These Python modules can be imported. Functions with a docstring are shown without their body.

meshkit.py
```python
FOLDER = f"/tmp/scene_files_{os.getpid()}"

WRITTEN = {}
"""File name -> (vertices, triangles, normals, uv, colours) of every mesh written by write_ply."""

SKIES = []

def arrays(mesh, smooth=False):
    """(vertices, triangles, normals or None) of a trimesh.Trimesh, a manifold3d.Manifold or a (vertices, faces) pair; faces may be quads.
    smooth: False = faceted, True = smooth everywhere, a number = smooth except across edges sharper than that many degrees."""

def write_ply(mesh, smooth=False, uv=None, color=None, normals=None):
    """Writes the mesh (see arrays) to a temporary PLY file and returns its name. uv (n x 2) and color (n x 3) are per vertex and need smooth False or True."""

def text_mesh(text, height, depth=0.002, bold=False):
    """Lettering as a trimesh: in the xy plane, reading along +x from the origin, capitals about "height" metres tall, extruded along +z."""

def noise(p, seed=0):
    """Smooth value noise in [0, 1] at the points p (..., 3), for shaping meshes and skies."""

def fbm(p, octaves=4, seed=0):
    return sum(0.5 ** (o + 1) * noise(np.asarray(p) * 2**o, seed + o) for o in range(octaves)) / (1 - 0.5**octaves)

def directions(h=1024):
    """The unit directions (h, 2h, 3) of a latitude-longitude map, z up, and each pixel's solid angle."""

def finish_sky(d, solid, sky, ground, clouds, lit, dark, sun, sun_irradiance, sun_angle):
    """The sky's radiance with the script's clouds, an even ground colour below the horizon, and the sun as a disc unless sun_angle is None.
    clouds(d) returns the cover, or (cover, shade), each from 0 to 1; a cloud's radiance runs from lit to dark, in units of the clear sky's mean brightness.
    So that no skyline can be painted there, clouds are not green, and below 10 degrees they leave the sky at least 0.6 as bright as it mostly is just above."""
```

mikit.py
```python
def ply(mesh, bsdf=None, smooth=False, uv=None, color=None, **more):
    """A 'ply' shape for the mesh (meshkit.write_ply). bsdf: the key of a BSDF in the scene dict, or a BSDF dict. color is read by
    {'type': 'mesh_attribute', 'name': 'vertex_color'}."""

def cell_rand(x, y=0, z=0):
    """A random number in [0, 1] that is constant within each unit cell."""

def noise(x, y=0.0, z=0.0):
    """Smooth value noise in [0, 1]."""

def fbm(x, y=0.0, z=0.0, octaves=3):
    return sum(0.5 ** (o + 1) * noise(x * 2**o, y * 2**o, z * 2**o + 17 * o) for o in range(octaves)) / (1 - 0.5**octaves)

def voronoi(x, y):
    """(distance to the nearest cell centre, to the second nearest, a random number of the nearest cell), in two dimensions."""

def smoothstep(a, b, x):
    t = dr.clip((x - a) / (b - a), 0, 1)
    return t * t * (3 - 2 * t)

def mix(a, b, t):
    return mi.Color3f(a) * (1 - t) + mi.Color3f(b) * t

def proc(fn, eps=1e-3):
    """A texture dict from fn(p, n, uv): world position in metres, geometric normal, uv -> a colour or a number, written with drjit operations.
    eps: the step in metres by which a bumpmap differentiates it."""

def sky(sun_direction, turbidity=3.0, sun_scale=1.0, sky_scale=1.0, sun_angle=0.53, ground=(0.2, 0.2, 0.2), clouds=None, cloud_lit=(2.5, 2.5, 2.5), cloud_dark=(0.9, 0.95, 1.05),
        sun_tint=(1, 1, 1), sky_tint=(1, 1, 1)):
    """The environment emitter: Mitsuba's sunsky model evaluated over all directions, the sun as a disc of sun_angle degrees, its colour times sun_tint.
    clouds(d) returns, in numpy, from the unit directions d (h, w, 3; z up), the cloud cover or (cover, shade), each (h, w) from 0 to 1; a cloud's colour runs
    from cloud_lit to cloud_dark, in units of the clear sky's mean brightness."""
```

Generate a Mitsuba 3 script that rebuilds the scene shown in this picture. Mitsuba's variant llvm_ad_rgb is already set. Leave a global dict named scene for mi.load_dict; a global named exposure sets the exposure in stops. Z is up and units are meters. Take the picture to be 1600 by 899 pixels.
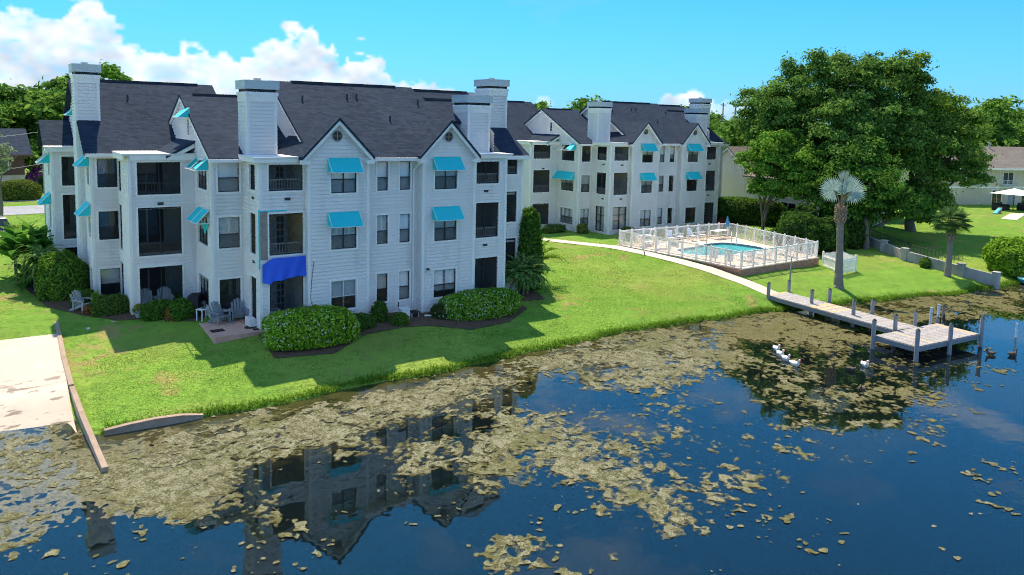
import math, numpy as np, trimesh, mitsuba as mi, drjit as dr, mikit, meshkit
from mikit import proc, noise, fbm, cell_rand, smoothstep, mix, voronoi
from shapely.geometry import Polygon, box as sbox, LineString, Point
from shapely.ops import unary_union
import shapely
from scipy.interpolate import RBFInterpolator
T = mi.ScalarTransform4f
scene, labels = {}, {}

# ---------------------------------------------------------------- camera, sky, exposure
CAM = np.array([-15.1228, -33.2058, 9.4515])
YAW, PITCH, ROLL = math.radians(35.2376), math.radians(5.79386), math.radians(-1.27714)
fwd = np.array([math.sin(YAW) * math.cos(PITCH), math.cos(YAW) * math.cos(PITCH), -math.sin(PITCH)])
rgt = np.cross(fwd, [0, 0, 1]); rgt /= np.linalg.norm(rgt)
dwn = np.cross(fwd, rgt)
dwn = -math.sin(ROLL) * rgt + math.cos(ROLL) * dwn
scene['camera'] = {'type': 'perspective', 'fov': math.degrees(2 * math.atan(800 / 1192.31)), 'fov_axis': 'x',
                   'principal_point_offset_x': -1.23 / 1600, 'principal_point_offset_y': (449.5 - 311.15) / 899,
                   'near_clip': 0.5, 'far_clip': 3000.0,
                   'to_world': T().look_at(origin=CAM.tolist(), target=(CAM + fwd).tolist(), up=(-dwn).tolist())}
exposure = 2.8

# cloud tops (heading in degrees from +Y towards +X, elevation in degrees)
_hx = np.array([-180, -150, -120, -95, -70, -45, -25, -8, 1.4, 4.5, 5.8, 7.5, 9, 11, 13.5, 15.5, 17.2, 19, 20.5, 21.5, 22.6, 24, 25.2, 26.2, 28, 30, 31.5, 34, 36.3, 37.6, 39, 44, 46.5, 48, 50, 52, 56, 62, 68, 76, 90, 110, 135, 160, 180.0])
_hy = np.array([4.5, 6, 4, 7, 6.5, 5, 6.5, 6, 5.6, 6.1, 7.4, 7.0, 5.2, 5.0, 5.3, 4.2, 6.1, 6.9, 6.4, 4.6, 4.4, 5.5, 5.3, 2.9, 2.8, 2.7, 2.2, 1.0, 1.3, 2.2, 0.8, 0.9, 2.6, 3.0, 2.0, 2.3, 0.4, 0.6, 1.2, 3.5, 5, 3, 5.5, 4, 4.5])
def clouds(d):
    az, el = np.degrees(np.arctan2(d[..., 0], d[..., 1])), np.degrees(np.arcsin(np.clip(d[..., 2], -1, 1)))
    q = np.stack([az * 0.42, el * 0.62, az * 0], -1)
    big, fine = meshkit.fbm(q, 3, 3), meshkit.fbm(q * 3.1 + 11, 4, 9)
    puff = 1 - np.abs(2 * meshkit.fbm(q * 1.9 + 5, 3, 21) - 1)
    top = np.interp(az, _hx, _hy)
    h = top * (0.93 + 0.75 * (big - 0.5)) + 1.9 * (puff - 0.72) * np.clip(top / 4, 0.15, 1) + 0.9 * (fine - 0.5)
    c = np.clip((h - el) / 0.55, 0, 1)
    thin = np.clip((top - 1.2) / 1.6, 0.0, 1) * 0.96 + 0.12
    c = c * c * (3 - 2 * c) * np.clip(thin, 0, 1) * .95 * np.clip(0.72 + 0.9 * (fine - 0.3), 0, 1)
    wisp = np.clip((meshkit.fbm(np.stack([az * 0.1, el * 0.42, az * 0], -1), 4, 33) - 0.62) * 2.4, 0, 0.10) * (el > 6)
    shade = np.clip(1.5 * (meshkit.fbm(q * 1.3 + 40, 4, 17) - 0.36) + 0.55 * np.clip(1 - el / (h + 0.2), 0, 1) - 0.25, 0, 0.85)
    z = np.maximum(d[..., 2], .08)
    hi = meshkit.fbm(np.stack([d[..., 0] / z * 1.15, d[..., 1] / z * 1.15, az * 0], -1), 5, 71)
    high = np.clip((hi - .535) / .13, 0, 1) * np.clip((el - 11) / 7, 0, 1) * .7
    haze = .5 * np.exp(-np.clip(el, 0, 90) / 3.6)
    veil = np.maximum(haze, wisp)
    shade = np.where(c >= veil, shade, .75)
    cover = np.maximum(c, veil)
    return np.maximum(cover, high), np.where(high > cover, .15, shade)
scene['sky'] = mikit.sky([0.14, 0.56, 1.0], turbidity=3.0, sun_scale=0.71, sky_scale=0.85, clouds=clouds, cloud_lit=(2.6, 2.65, 2.75), cloud_dark=(1.0, 1.25, 1.55),
                         sky_tint=(0.17, 0.70, 1.02), sun_tint=(1.0, 0.985, 0.94), ground=(0.12, 0.16, 0.1))

# ---------------------------------------------------------------- materials
def rgb(*c): return {'type': 'rgb', 'value': list(c)}
def mat(name, d, two=True):
    scene[name] = {'type': 'twosided', 'bsdf': d} if two else d
    return name
def diff(name, c): return mat(name, {'type': 'diffuse', 'reflectance': c if isinstance(c, dict) else rgb(*c)})
def prin(name, c, r=0.5, m=0.0, two=True, **k):
    return mat(name, {'type': 'principled', 'base_color': c if isinstance(c, dict) else rgb(*c), 'roughness': r, 'metallic': m, **k}, two)
def bump(name, c, r, fn, s, eps=0.01):
    return mat(name, {'type': 'bumpmap', 'arbitrary': proc(fn, eps), 'scale': s, 'bsdf': {'type': 'principled', 'base_color': c, 'roughness': r, 'specular': 0.3}})

def f_siding(p, n, uv):
    k = cell_rand(dr.floor(p.z / 0.17), dr.floor((p.x + p.y) / 3.1))
    s = fbm(p.x * 0.7, p.y * 0.7, p.z * 0.35)
    st = smoothstep(0.55, 0.85, fbm(p.x * 3 + p.y * 3, p.z * 0.35, 3))
    return mix((0.80, 0.765, 0.745), (0.70, 0.67, 0.655), k * 0.2 + s * 0.6) * (1 - 0.10 * st)
prin('siding', proc(f_siding), 0.55, specular=0.35)
prin('white_trim', proc(lambda p, n, uv: mix((0.87, 0.85, 0.83), (0.78, 0.76, 0.73), fbm(p.x * 2, p.y * 2, p.z * 1.3))), 0.45)
prin('flat_roofing', proc(lambda p, n, uv: mix((0.78, 0.78, 0.77), (0.62, 0.61, 0.59), fbm(p.x * 1.1, p.y * 1.1, 2))), 0.7)
def f_shingle(p, n, uv):
    row = dr.floor(p.z / 0.072)
    a = cell_rand(row, dr.floor((p.x + p.y * 0.9 + 0.37 * row) / 0.33), 2)
    b = cell_rand(row, dr.floor((p.x + p.y * 0.9 + 0.61 * row) / 0.16), 5)
    t = p.z / 0.072 - row
    v = 0.5 * a + 0.3 * b + 0.45 * (fbm(p.x * 0.8, p.y * 0.25, p.z * 0.3) - 0.35)
    return mix((0.011, 0.023, 0.043), (0.042, 0.063, 0.102), v) * (1 - 0.35 * smoothstep(0.18, 0.0, t))
prin('shingle', proc(f_shingle), 0.9, specular=0.1)
prin('ridge_black', (0.022, 0.024, 0.028), 0.7)
prin('shingle_brown', proc(lambda p, n, uv: mix((0.13, 0.115, 0.105), (0.20, 0.18, 0.165), cell_rand(dr.floor(p.z / 0.1), dr.floor((p.x + p.y) / 0.5)) * 0.6 + 0.4 * fbm(p.x, p.y, p.z))), 0.9)
prin('cap_metal', (0.50, 0.55, 0.58), 0.5, 0.0)
prin('dark_metal', (0.02, 0.022, 0.025), 0.45)
prin('bronze_sash', (0.025, 0.024, 0.024), 0.4)
prin('awning_teal', proc(lambda p, n, uv: mix((0.008, 0.60, 0.66), (0.012, 0.53, 0.58), fbm(p.x * 1.5, p.y * 1.5, p.z * 1.5))), 0.7, sheen=0.3)
prin('tarp_blue', (0.012, 0.10, 0.72), 0.35)
scene['glass'] = {'type': 'thindielectric', 'int_ior': 1.5}
scene['bug_screen'] = {'type': 'mask', 'opacity': 0.42, 'bsdf': {'type': 'twosided', 'bsdf': {'type': 'diffuse', 'reflectance': rgb(0.03, 0.032, 0.035)}}}
scene['porch_screen'] = {'type': 'mask', 'opacity': 0.30, 'bsdf': {'type': 'twosided', 'bsdf': {'type': 'diffuse', 'reflectance': rgb(0.03, 0.032, 0.035)}}}
prin('blind_white', proc(lambda p, n, uv: mix((0.74, 0.77, 0.80), (0.60, 0.64, 0.69), smoothstep(0.3, 0.7, fbm(p.x * 5, p.y * 5, p.z * 0.4)))), 0.7)
prin('blind_grey', proc(lambda p, n, uv: mix((0.42, 0.43, 0.42), (0.30, 0.31, 0.32), fbm(p.x * 4, p.y * 4, p.z * 0.5))), 0.7)
prin('curtain_blue', proc(lambda p, n, uv: mix((0.08, 0.17, 0.30), (0.03, 0.06, 0.13), noise(p.x * 9, p.y * 9, p.z * 0.2))), 0.8)
prin('shutter_white', (0.66, 0.64, 0.58), 0.5)
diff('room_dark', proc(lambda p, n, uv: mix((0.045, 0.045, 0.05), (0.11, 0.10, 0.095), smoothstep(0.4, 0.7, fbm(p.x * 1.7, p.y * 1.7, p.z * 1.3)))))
diff('porch_paint', (0.40, 0.40, 0.40))
diff('porch_tan', (0.50, 0.38, 0.20))
diff('porch_floor', (0.22, 0.20, 0.18))
prin('rail_dark', (0.06, 0.058, 0.058), 0.5)
prin('rail_light', (0.30, 0.29, 0.28), 0.5)
prin('door_glass', (0.012, 0.015, 0.02), 0.06)
prin('plain_grey', (0.36, 0.37, 0.39), 0.6)
prin('wood_raw', proc(lambda p, n, uv: mix((0.36, 0.31, 0.28), (0.20, 0.15, 0.13), fbm(p.x * 12, p.y * 12, p.z * 6))), 0.85)
prin('adirondack_grey', (0.23, 0.26, 0.29), 0.6)
prin('plastic_white', (0.78, 0.79, 0.80), 0.4)
prin('black_cloth', (0.018, 0.018, 0.02), 0.8)
prin('terracotta', (0.33, 0.13, 0.08), 0.8)

def f_lawn(p, n, uv):
    big, mid, fine = fbm(p.x * 0.11, p.y * 0.11, 1), fbm(p.x * 0.6, p.y * 0.6, 5), noise(p.x * 9, p.y * 9, 2)
    mow = 0.5 + 0.5 * dr.sin((p.x * 0.30 + p.y * 0.95) * 5.2 + 2.0 * mid)
    g = mix((0.105, 0.235, 0.024), (0.188, 0.335, 0.042), 0.55 * mid + 0.30 * fine + 0.18 * mow)
    g = mix(g, (0.27, 0.34, 0.06), 0.55 * smoothstep(0.52, 0.78, big))
    dry = smoothstep(0.60, 0.78, fbm(p.x * 0.42 + 7, p.y * 0.42, 8)) * smoothstep(0.45, 0.62, fbm(p.x * 1.7, p.y * 1.7, 3))
    g = mix(g, (0.30, 0.235, 0.09), 0.75 * dry)
    clump = smoothstep(0.60, 0.80, fbm(p.x * 3.1, p.y * 3.1, 12))
    g = mix(g, (0.075, 0.175, 0.02), 0.45 * clump)
    worn = smoothstep(0.56, 0.74, fbm(p.x * 0.22 + 3, p.y * 0.5, 21))
    g = mix(g, (0.20, 0.26, 0.05), 0.5 * worn)
    return g * (0.86 + 0.28 * fbm(p.x * 1.4, p.y * 1.4, 31))
bump('lawn', proc(f_lawn), 0.95, lambda p, n, uv: noise(p.x * 14, p.y * 14, 1) + 0.6 * noise(p.x * 31, p.y * 31, 4) + 1.2 * noise(p.x * 4, p.y * 4, 4), 0.05, 0.02)
bump('mulch', proc(lambda p, n, uv: mix((0.16, 0.105, 0.07), (0.07, 0.045, 0.03), noise(p.x * 11, p.y * 11, 1) * 0.6 + 0.4 * fbm(p.x * 2, p.y * 2, 1))), 0.95, lambda p, n, uv: noise(p.x * 22, p.y * 22, 1), 0.04)
def f_conc(p, n, uv):
    s = fbm(p.x * 0.9, p.y * 0.9, 1) * 0.6 + 0.4 * fbm(p.x * 6, p.y * 6, 3)
    return mix((0.66, 0.58, 0.49), (0.47, 0.41, 0.33), s)
prin('concrete_pale', proc(f_conc), 0.9)
def f_ramp(p, n, uv):
    s = fbm(p.x * 0.9, p.y * 0.9, 1) * 0.6 + 0.4 * fbm(p.x * 6, p.y * 6, 3)
    g = mix((0.62, 0.54, 0.46), (0.46, 0.39, 0.32), s)
    wet = smoothstep(-0.6, -2.9, p.y + 1.2 * (fbm(p.x * 1.2, p.y * 1.2, 7) - 0.5))
    scum = smoothstep(0.60, 0.68, fbm(p.x * 1.6, p.y * 4.2, 2)) * smoothstep(2.6, -1.0, p.y)
    return mix(mix(g, (0.68, 0.60, 0.50), 0.6 * smoothstep(-0.7, -1.1, p.y)), (0.10, 0.075, 0.05), 0.65 * scum) * (1 - 0.25 * wet)
prin('ramp_concrete', proc(f_ramp), 0.85)
prin('deck_concrete', proc(lambda p, n, uv: mix((0.64, 0.53, 0.44), (0.52, 0.42, 0.34), fbm(p.x * 1.3, p.y * 1.3, 1))), 0.9)
def f_brick(p, n, uv):
    r = dr.floor(p.z / 0.075); c = (p.x + p.y) / 0.21 + 0.5 * (r - 2 * dr.floor(r / 2)); i = dr.floor(c)
    m = smoothstep(0.0, 0.10, c - i) * smoothstep(0.0, 0.16, p.z / 0.075 - r)
    return mix((0.40, 0.34, 0.30), mix((0.30, 0.13, 0.085), (0.40, 0.22, 0.16), cell_rand(r, i)), m)
prin('brick', proc(f_brick), 0.9)
prin('paver_pink', proc(lambda p, n, uv: mix((0.62, 0.38, 0.30), (0.48, 0.28, 0.22), cell_rand(dr.floor(p.x / 0.2), dr.floor(p.y / 0.1)) * 0.7 + 0.3 * fbm(p.x * 3, p.y * 3, 1))), 0.9)
prin('asphalt', proc(lambda p, n, uv: mix((0.30, 0.32, 0.34), (0.22, 0.24, 0.26), fbm(p.x, p.y, 1))), 0.9)
def f_timber(p, n, uv):
    return mix((0.44, 0.35, 0.27), (0.22, 0.16, 0.12), 0.5 * fbm(p.x * 9, p.y * 1.2, p.z * 9) + 0.5 * fbm(p.x * 2, p.y * 2, p.z * 3))
prin('timber', proc(f_timber), 0.9)
def f_board(p, n, uv):
    k = cell_rand(dr.floor(p.y / 0.145), dr.floor(p.x / 20))
    return mix((0.36, 0.35, 0.345), (0.27, 0.26, 0.255), 0.6 * k + 0.4 * fbm(p.x * 6, p.y * 20, 1))
prin('dock_grey', proc(f_board), 0.85)
prin('dock_tan', proc(lambda p, n, uv: mix((0.56, 0.42, 0.26), (0.44, 0.32, 0.19), fbm(p.x * 5, p.y * 12, 1))), 0.8)
prin('post_grey', proc(lambda p, n, uv: mix((0.30, 0.32, 0.35), (0.19, 0.20, 0.22), fbm(p.x * 5, p.y * 5, p.z * 2))), 0.8)
prin('dock_beam', (0.20, 0.22, 0.24), 0.8)
def wave(p, n, uv):
    far = smoothstep(14.0, 40.0, dr.sqrt(dr.square(p.x + 15) + dr.square(p.y + 33)))
    a = fbm(p.x * 1.1 + 0.4 * p.y, p.y * 1.7, 3)
    return (a + 0.22 * noise(p.x * 5.3, p.y * 6.1, 9)) * (0.35 + 0.65 * fbm(p.x * 0.13, p.y * 0.13, 4)) * (1 - 0.4 * far)
def f_weed(p, n, uv):
    a = fbm(p.x * 0.5, p.y * 0.5, 2); b = fbm(p.x * 2.6, p.y * 2.6, 6)
    shore = smoothstep(-12.5, -6.5, p.y + 0.12 * dr.maximum(p.x - 14, 0))
    t = smoothstep(0.46, 0.70, 0.55 * a + 0.45 * b + 0.16 * shore) * shore
    return mix((0.003, 0.0065, 0.0075), (0.050, 0.050, 0.020), t)
scene['water'] = {'type': 'bumpmap', 'arbitrary': proc(wave, 0.02), 'scale': 0.0035,
                  'bsdf': {'type': 'plastic', 'int_ior': 1.8, 'diffuse_reflectance': proc(f_weed)}}
def f_algae(p, n, uv):
    a, b, c = fbm(p.x * 5, p.y * 5, 1), fbm(p.x * 0.55, p.y * 0.55, 3), noise(p.x * 26, p.y * 26, 5)
    g = mix((0.085, 0.085, 0.030), (0.235, 0.240, 0.155), smoothstep(0.28, 0.72, 0.55 * a + 0.45 * c))
    east = smoothstep(11.0, 17.0, p.x)
    g = mix(g, mix((0.080, 0.082, 0.022), (0.165, 0.150, 0.062), 0.5 * a + 0.5 * c), 0.85 * east)
    return mix(g, (0.105, 0.110, 0.03), 0.5 * smoothstep(0.5, 0.72, b)) * (0.6 + 0.7 * noise(p.x * 45, p.y * 45, 2))
scene['wet_weed'] = {'type': 'plastic', 'int_ior': 1.45, 'diffuse_reflectance': proc(lambda p, n, uv: mix((0.030, 0.032, 0.012), (0.105, 0.098, 0.045), smoothstep(0.3, 0.7, 0.5 * fbm(p.x * 6, p.y * 6, 2) + 0.5 * noise(p.x * 21, p.y * 21, 4))) + mi.Color3f(0.075, 0.072, 0.052) * smoothstep(-8.6, -10.8, p.x))}
bump('algae', proc(f_algae), 0.9, lambda p, n, uv: noise(p.x * 18, p.y * 18, 1) + 0.7 * noise(p.x * 40, p.y * 40, 3), 0.035, 0.01)
prin('pool_plaster', proc(lambda p, n, uv: mix((0.30, 0.78, 0.78), (0.42, 0.86, 0.85), fbm(p.x * 2, p.y * 2, 1))), 0.5)
scene['pool_water_glass'] = {'type': 'mask', 'opacity': 0.25, 'bsdf': {'type': 'bumpmap', 'arbitrary': proc(lambda p, n, uv: fbm(p.x * 2.4, p.y * 2.4, 1), 0.01), 'scale': 0.02, 'bsdf': {'type': 'plastic', 'int_ior': 1.4, 'diffuse_reflectance': rgb(0.05, 0.42, 0.46)}}}
prin('pool_tile', (0.10, 0.13, 0.17), 0.3)
prin('tan_stucco', proc(lambda p, n, uv: mix((0.66, 0.58, 0.45), (0.58, 0.50, 0.38), fbm(p.x, p.y, p.z))), 0.9)
prin('white_stucco', proc(lambda p, n, uv: mix((0.68, 0.66, 0.65), (0.58, 0.56, 0.55), fbm(p.x * 0.8, p.y * 0.8, p.z * 0.8))), 0.9)
prin('brown_stain', (0.115, 0.06, 0.045), 0.8)
def f_wall(p, n, uv):
    s = fbm(p.x * 1.3, p.y * 1.3, p.z * 3)
    return mix((0.42, 0.41, 0.40), (0.24, 0.235, 0.24), 0.5 * s + 0.5 * smoothstep(0.35, 0.75, fbm(p.x * 2.5 + p.y * 2.5, p.z * 0.6, 2)))
prin('wall_concrete', proc(f_wall), 0.9)
bump('bark', proc(lambda p, n, uv: mix((0.13, 0.105, 0.085), (0.24, 0.21, 0.18), fbm(p.x * 5, p.y * 5, p.z * 2))), 0.95, lambda p, n, uv: fbm(p.x * 9, p.y * 9, p.z * 3), 0.1)
bump('palm_bark', proc(lambda p, n, uv: mix((0.19, 0.165, 0.145), (0.29, 0.26, 0.23), fbm(p.x * 4, p.y * 4, p.z * 14))), 0.95, lambda p, n, uv: fbm(p.x * 4, p.y * 4, p.z * 12), 0.06)
prin('boot_tan', proc(lambda p, n, uv: mix((0.40, 0.29, 0.19), (0.22, 0.15, 0.10), fbm(p.x * 8, p.y * 8, p.z * 8))), 0.9)
VC = {'type': 'mesh_attribute', 'name': 'vertex_color'}
mat('leaf', {'type': 'principledthin', 'base_color': VC, 'roughness': 0.55, 'diff_trans': 0.9, 'eta': 1.4}, two=False)
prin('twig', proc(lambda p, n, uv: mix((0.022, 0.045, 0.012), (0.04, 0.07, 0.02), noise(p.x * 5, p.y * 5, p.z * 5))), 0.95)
prin('feather_white', (0.80, 0.80, 0.78), 0.7)
prin('feather_brown', (0.10, 0.075, 0.055), 0.7)
prin('feather_black', (0.015, 0.015, 0.018), 0.6)
prin('bill_red', (0.50, 0.06, 0.03), 0.4)
prin('bill_yellow', (0.45, 0.30, 0.08), 0.5)
prin('car_silver', (0.34, 0.36, 0.39), 0.25, 0.6)
prin('rubber', (0.015, 0.015, 0.015), 0.8)
prin('red_lamp', (0.5, 0.02, 0.02), 0.2)
prin('flower_red', (0.42, 0.10, 0.05), 0.7)
prin('sign_teal', (0.05, 0.42, 0.46), 0.5)
prin('blue_cloth', (0.04, 0.22, 0.42), 0.7)

# ---------------------------------------------------------------- helpers
def numbered(k):
    if k not in used:
        used.add(k); return k
    i = 1
    while f'{k}_{i:03d}' in used: i += 1
    used.add(f'{k}_{i:03d}')
    return f'{k}_{i:03d}'
used = set()
def tag(k, label=None, cat=None, group=None, kind=None):
    labels[k] = {a: b for a, b in (('label', label), ('category', cat), ('group', group), ('kind', kind)) if b}
def thing(name, label, cat, group=None):
    k = numbered(name); tag(k, label, cat, group); return k
def put(k, mesh, m, smooth=False, to=None, color=None, label=None, kind=None):
    s = mikit.ply(mesh, m, smooth, color=color)
    if to is not None: s['to_world'] = to
    scene[k] = s
    if label or kind: tag(k, label, None, None, kind)
    return k
def part(parent, name, mesh, m, smooth=False, to=None, color=None, label=None, kind=None):
    return put(numbered(parent + '__' + name), mesh, m, smooth, to, color, label, kind)
def solo(name, mesh, m, label, cat, group=None, **k):
    key = numbered(name); put(key, mesh, m, **k); tag(key, label, cat, group); return key
def struct(name, mesh, m, smooth=False, label=None):
    key = numbered(name); put(key, mesh, m, smooth); tag(key, label, None, None, 'structure'); return key
def cat(ms): 
    ms = [m for m in ms if m is not None]
    return ms[0] if len(ms) == 1 else trimesh.util.concatenate(ms)
def mk(v, f): return trimesh.Trimesh(np.asarray(v, float), np.asarray(f), process=False)
BF = np.array([[0, 2, 1], [0, 3, 2], [4, 5, 6], [4, 6, 7], [0, 1, 5], [0, 5, 4], [1, 2, 6], [1, 6, 5], [2, 3, 7], [2, 7, 6], [3, 0, 4], [3, 4, 7]])
def bx(x0, x1, y0, y1, z0, z1):
    x0, x1, y0, y1, z0, z1 = min(x0, x1), max(x0, x1), min(y0, y1), max(y0, y1), min(z0, z1), max(z0, z1)
    return mk([[x0, y0, z0], [x1, y0, z0], [x1, y1, z0], [x0, y1, z0], [x0, y0, z1], [x1, y0, z1], [x1, y1, z1], [x0, y1, z1]], BF)
def cyl(p0, p1, r0, r1=None, n=10, cap=True):
    r1 = r0 if r1 is None else r1
    p0, p1 = np.asarray(p0, float), np.asarray(p1, float)
    t = (p1 - p0) / np.linalg.norm(p1 - p0)
    a = np.cross(t, [0, 0, 1] if abs(t[2]) < 0.9 else [1, 0, 0]); a /= np.linalg.norm(a); b = np.cross(t, a)
    th = np.arange(n) * 2 * np.pi / n
    c = np.cos(th)[:, None] * a + np.sin(th)[:, None] * b
    v = np.vstack([p0 + r0 * c, p1 + r1 * c, [p0, p1]])
    i = np.arange(n); j = (i + 1) % n
    f = np.vstack([np.c_[i, j, j + n], np.c_[i, j + n, i + n]] + ([np.c_[j, i, i * 0 + 2 * n], np.c_[i + n, j + n, i * 0 + 2 * n + 1]] if cap else []))
    return mk(v, f)
def tube(pts, rad, n=7):
    pts = np.asarray(pts, float); rad = np.broadcast_to(rad, len(pts))
    return cat([cyl(pts[i], pts[i + 1], rad[i], rad[i + 1], n, True) for i in range(len(pts) - 1)])
def prism(poly, zf, t):
    """closed slab: polygon in xy, top surface zf(x, y), vertical thickness t"""
    v2, f = trimesh.creation.triangulate_polygon(Polygon(poly) if not isinstance(poly, Polygon) else poly, engine='earcut')
    v2 = np.asarray(v2); n = len(v2)
    z = np.array([zf(x, y) for x, y in v2])
    f = np.asarray(f); 
    a = np.cross(v2[f[:, 1]] - v2[f[:, 0]], v2[f[:, 2]] - v2[f[:, 0]]); f[a < 0] = f[a < 0][:, ::-1]
    e = np.sort(np.vstack([f[:, [0, 1]], f[:, [1, 2]], f[:, [2, 0]]]), 1)
    d = np.vstack([f[:, [0, 1]], f[:, [1, 2]], f[:, [2, 0]]])
    u, inv, cnt = np.unique(e, axis=0, return_inverse=True, return_counts=True)
    b = d[cnt[inv.ravel()] == 1]
    side = np.vstack([np.c_[b[:, 0], b[:, 0] + n, b[:, 1] + n], np.c_[b[:, 0], b[:, 1] + n, b[:, 1]]])
    return mk(np.vstack([np.c_[v2, z], np.c_[v2, z - t]]), np.vstack([f, f[:, ::-1] + n, side]))
class F:
    """a vertical wall frame: u along it (seen from outside, left to right), d outwards"""
    def __init__(s, x, y, ax, ay): s.o, s.a, s.n = np.array([x, y, 0.0]), np.array([ax, ay, 0.0]), np.array([ay, -ax, 0.0])
    def P(s, u, z, d=0.0):
        u, z, d = np.broadcast_arrays(np.asarray(u, float), np.asarray(z, float), np.asarray(d, float))
        return s.o + u[..., None] * s.a + d[..., None] * s.n + z[..., None] * np.array([0, 0, 1.0])
    def box(s, u0, u1, z0, z1, d0, d1):
        u0, u1 = min(u0, u1), max(u0, u1)
        return mk(s.P([u0, u1, u1, u0, u0, u1, u1, u0], [z0, z0, z0, z0, z1, z1, z1, z1], [d1, d1, d0, d0, d1, d1, d0, d0]), BF)
    def quad(s, u0, u1, z0, z1, d): return mk(s.P([u0, u1, u1, u0], [z0, z0, z1, z1], d), [[0, 1, 2], [0, 2, 3]])
    def frame(s, u0, u1, z0, z1, w, d0, d1):
        return cat([s.box(u0, u0 + w, z0, z1, d0, d1), s.box(u1 - w, u1, z0, z1, d0, d1), s.box(u0 + w, u1 - w, z0, z0 + w, d0, d1), s.box(u0 + w, u1 - w, z1 - w, z1, d0, d1)])
def front(y): return F(0, y, 1, 0)
def left(x): return F(x, 0, 0, -1)     # u = -y
def right(x): return F(x, 0, 0, 1)     # u = +y
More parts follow.
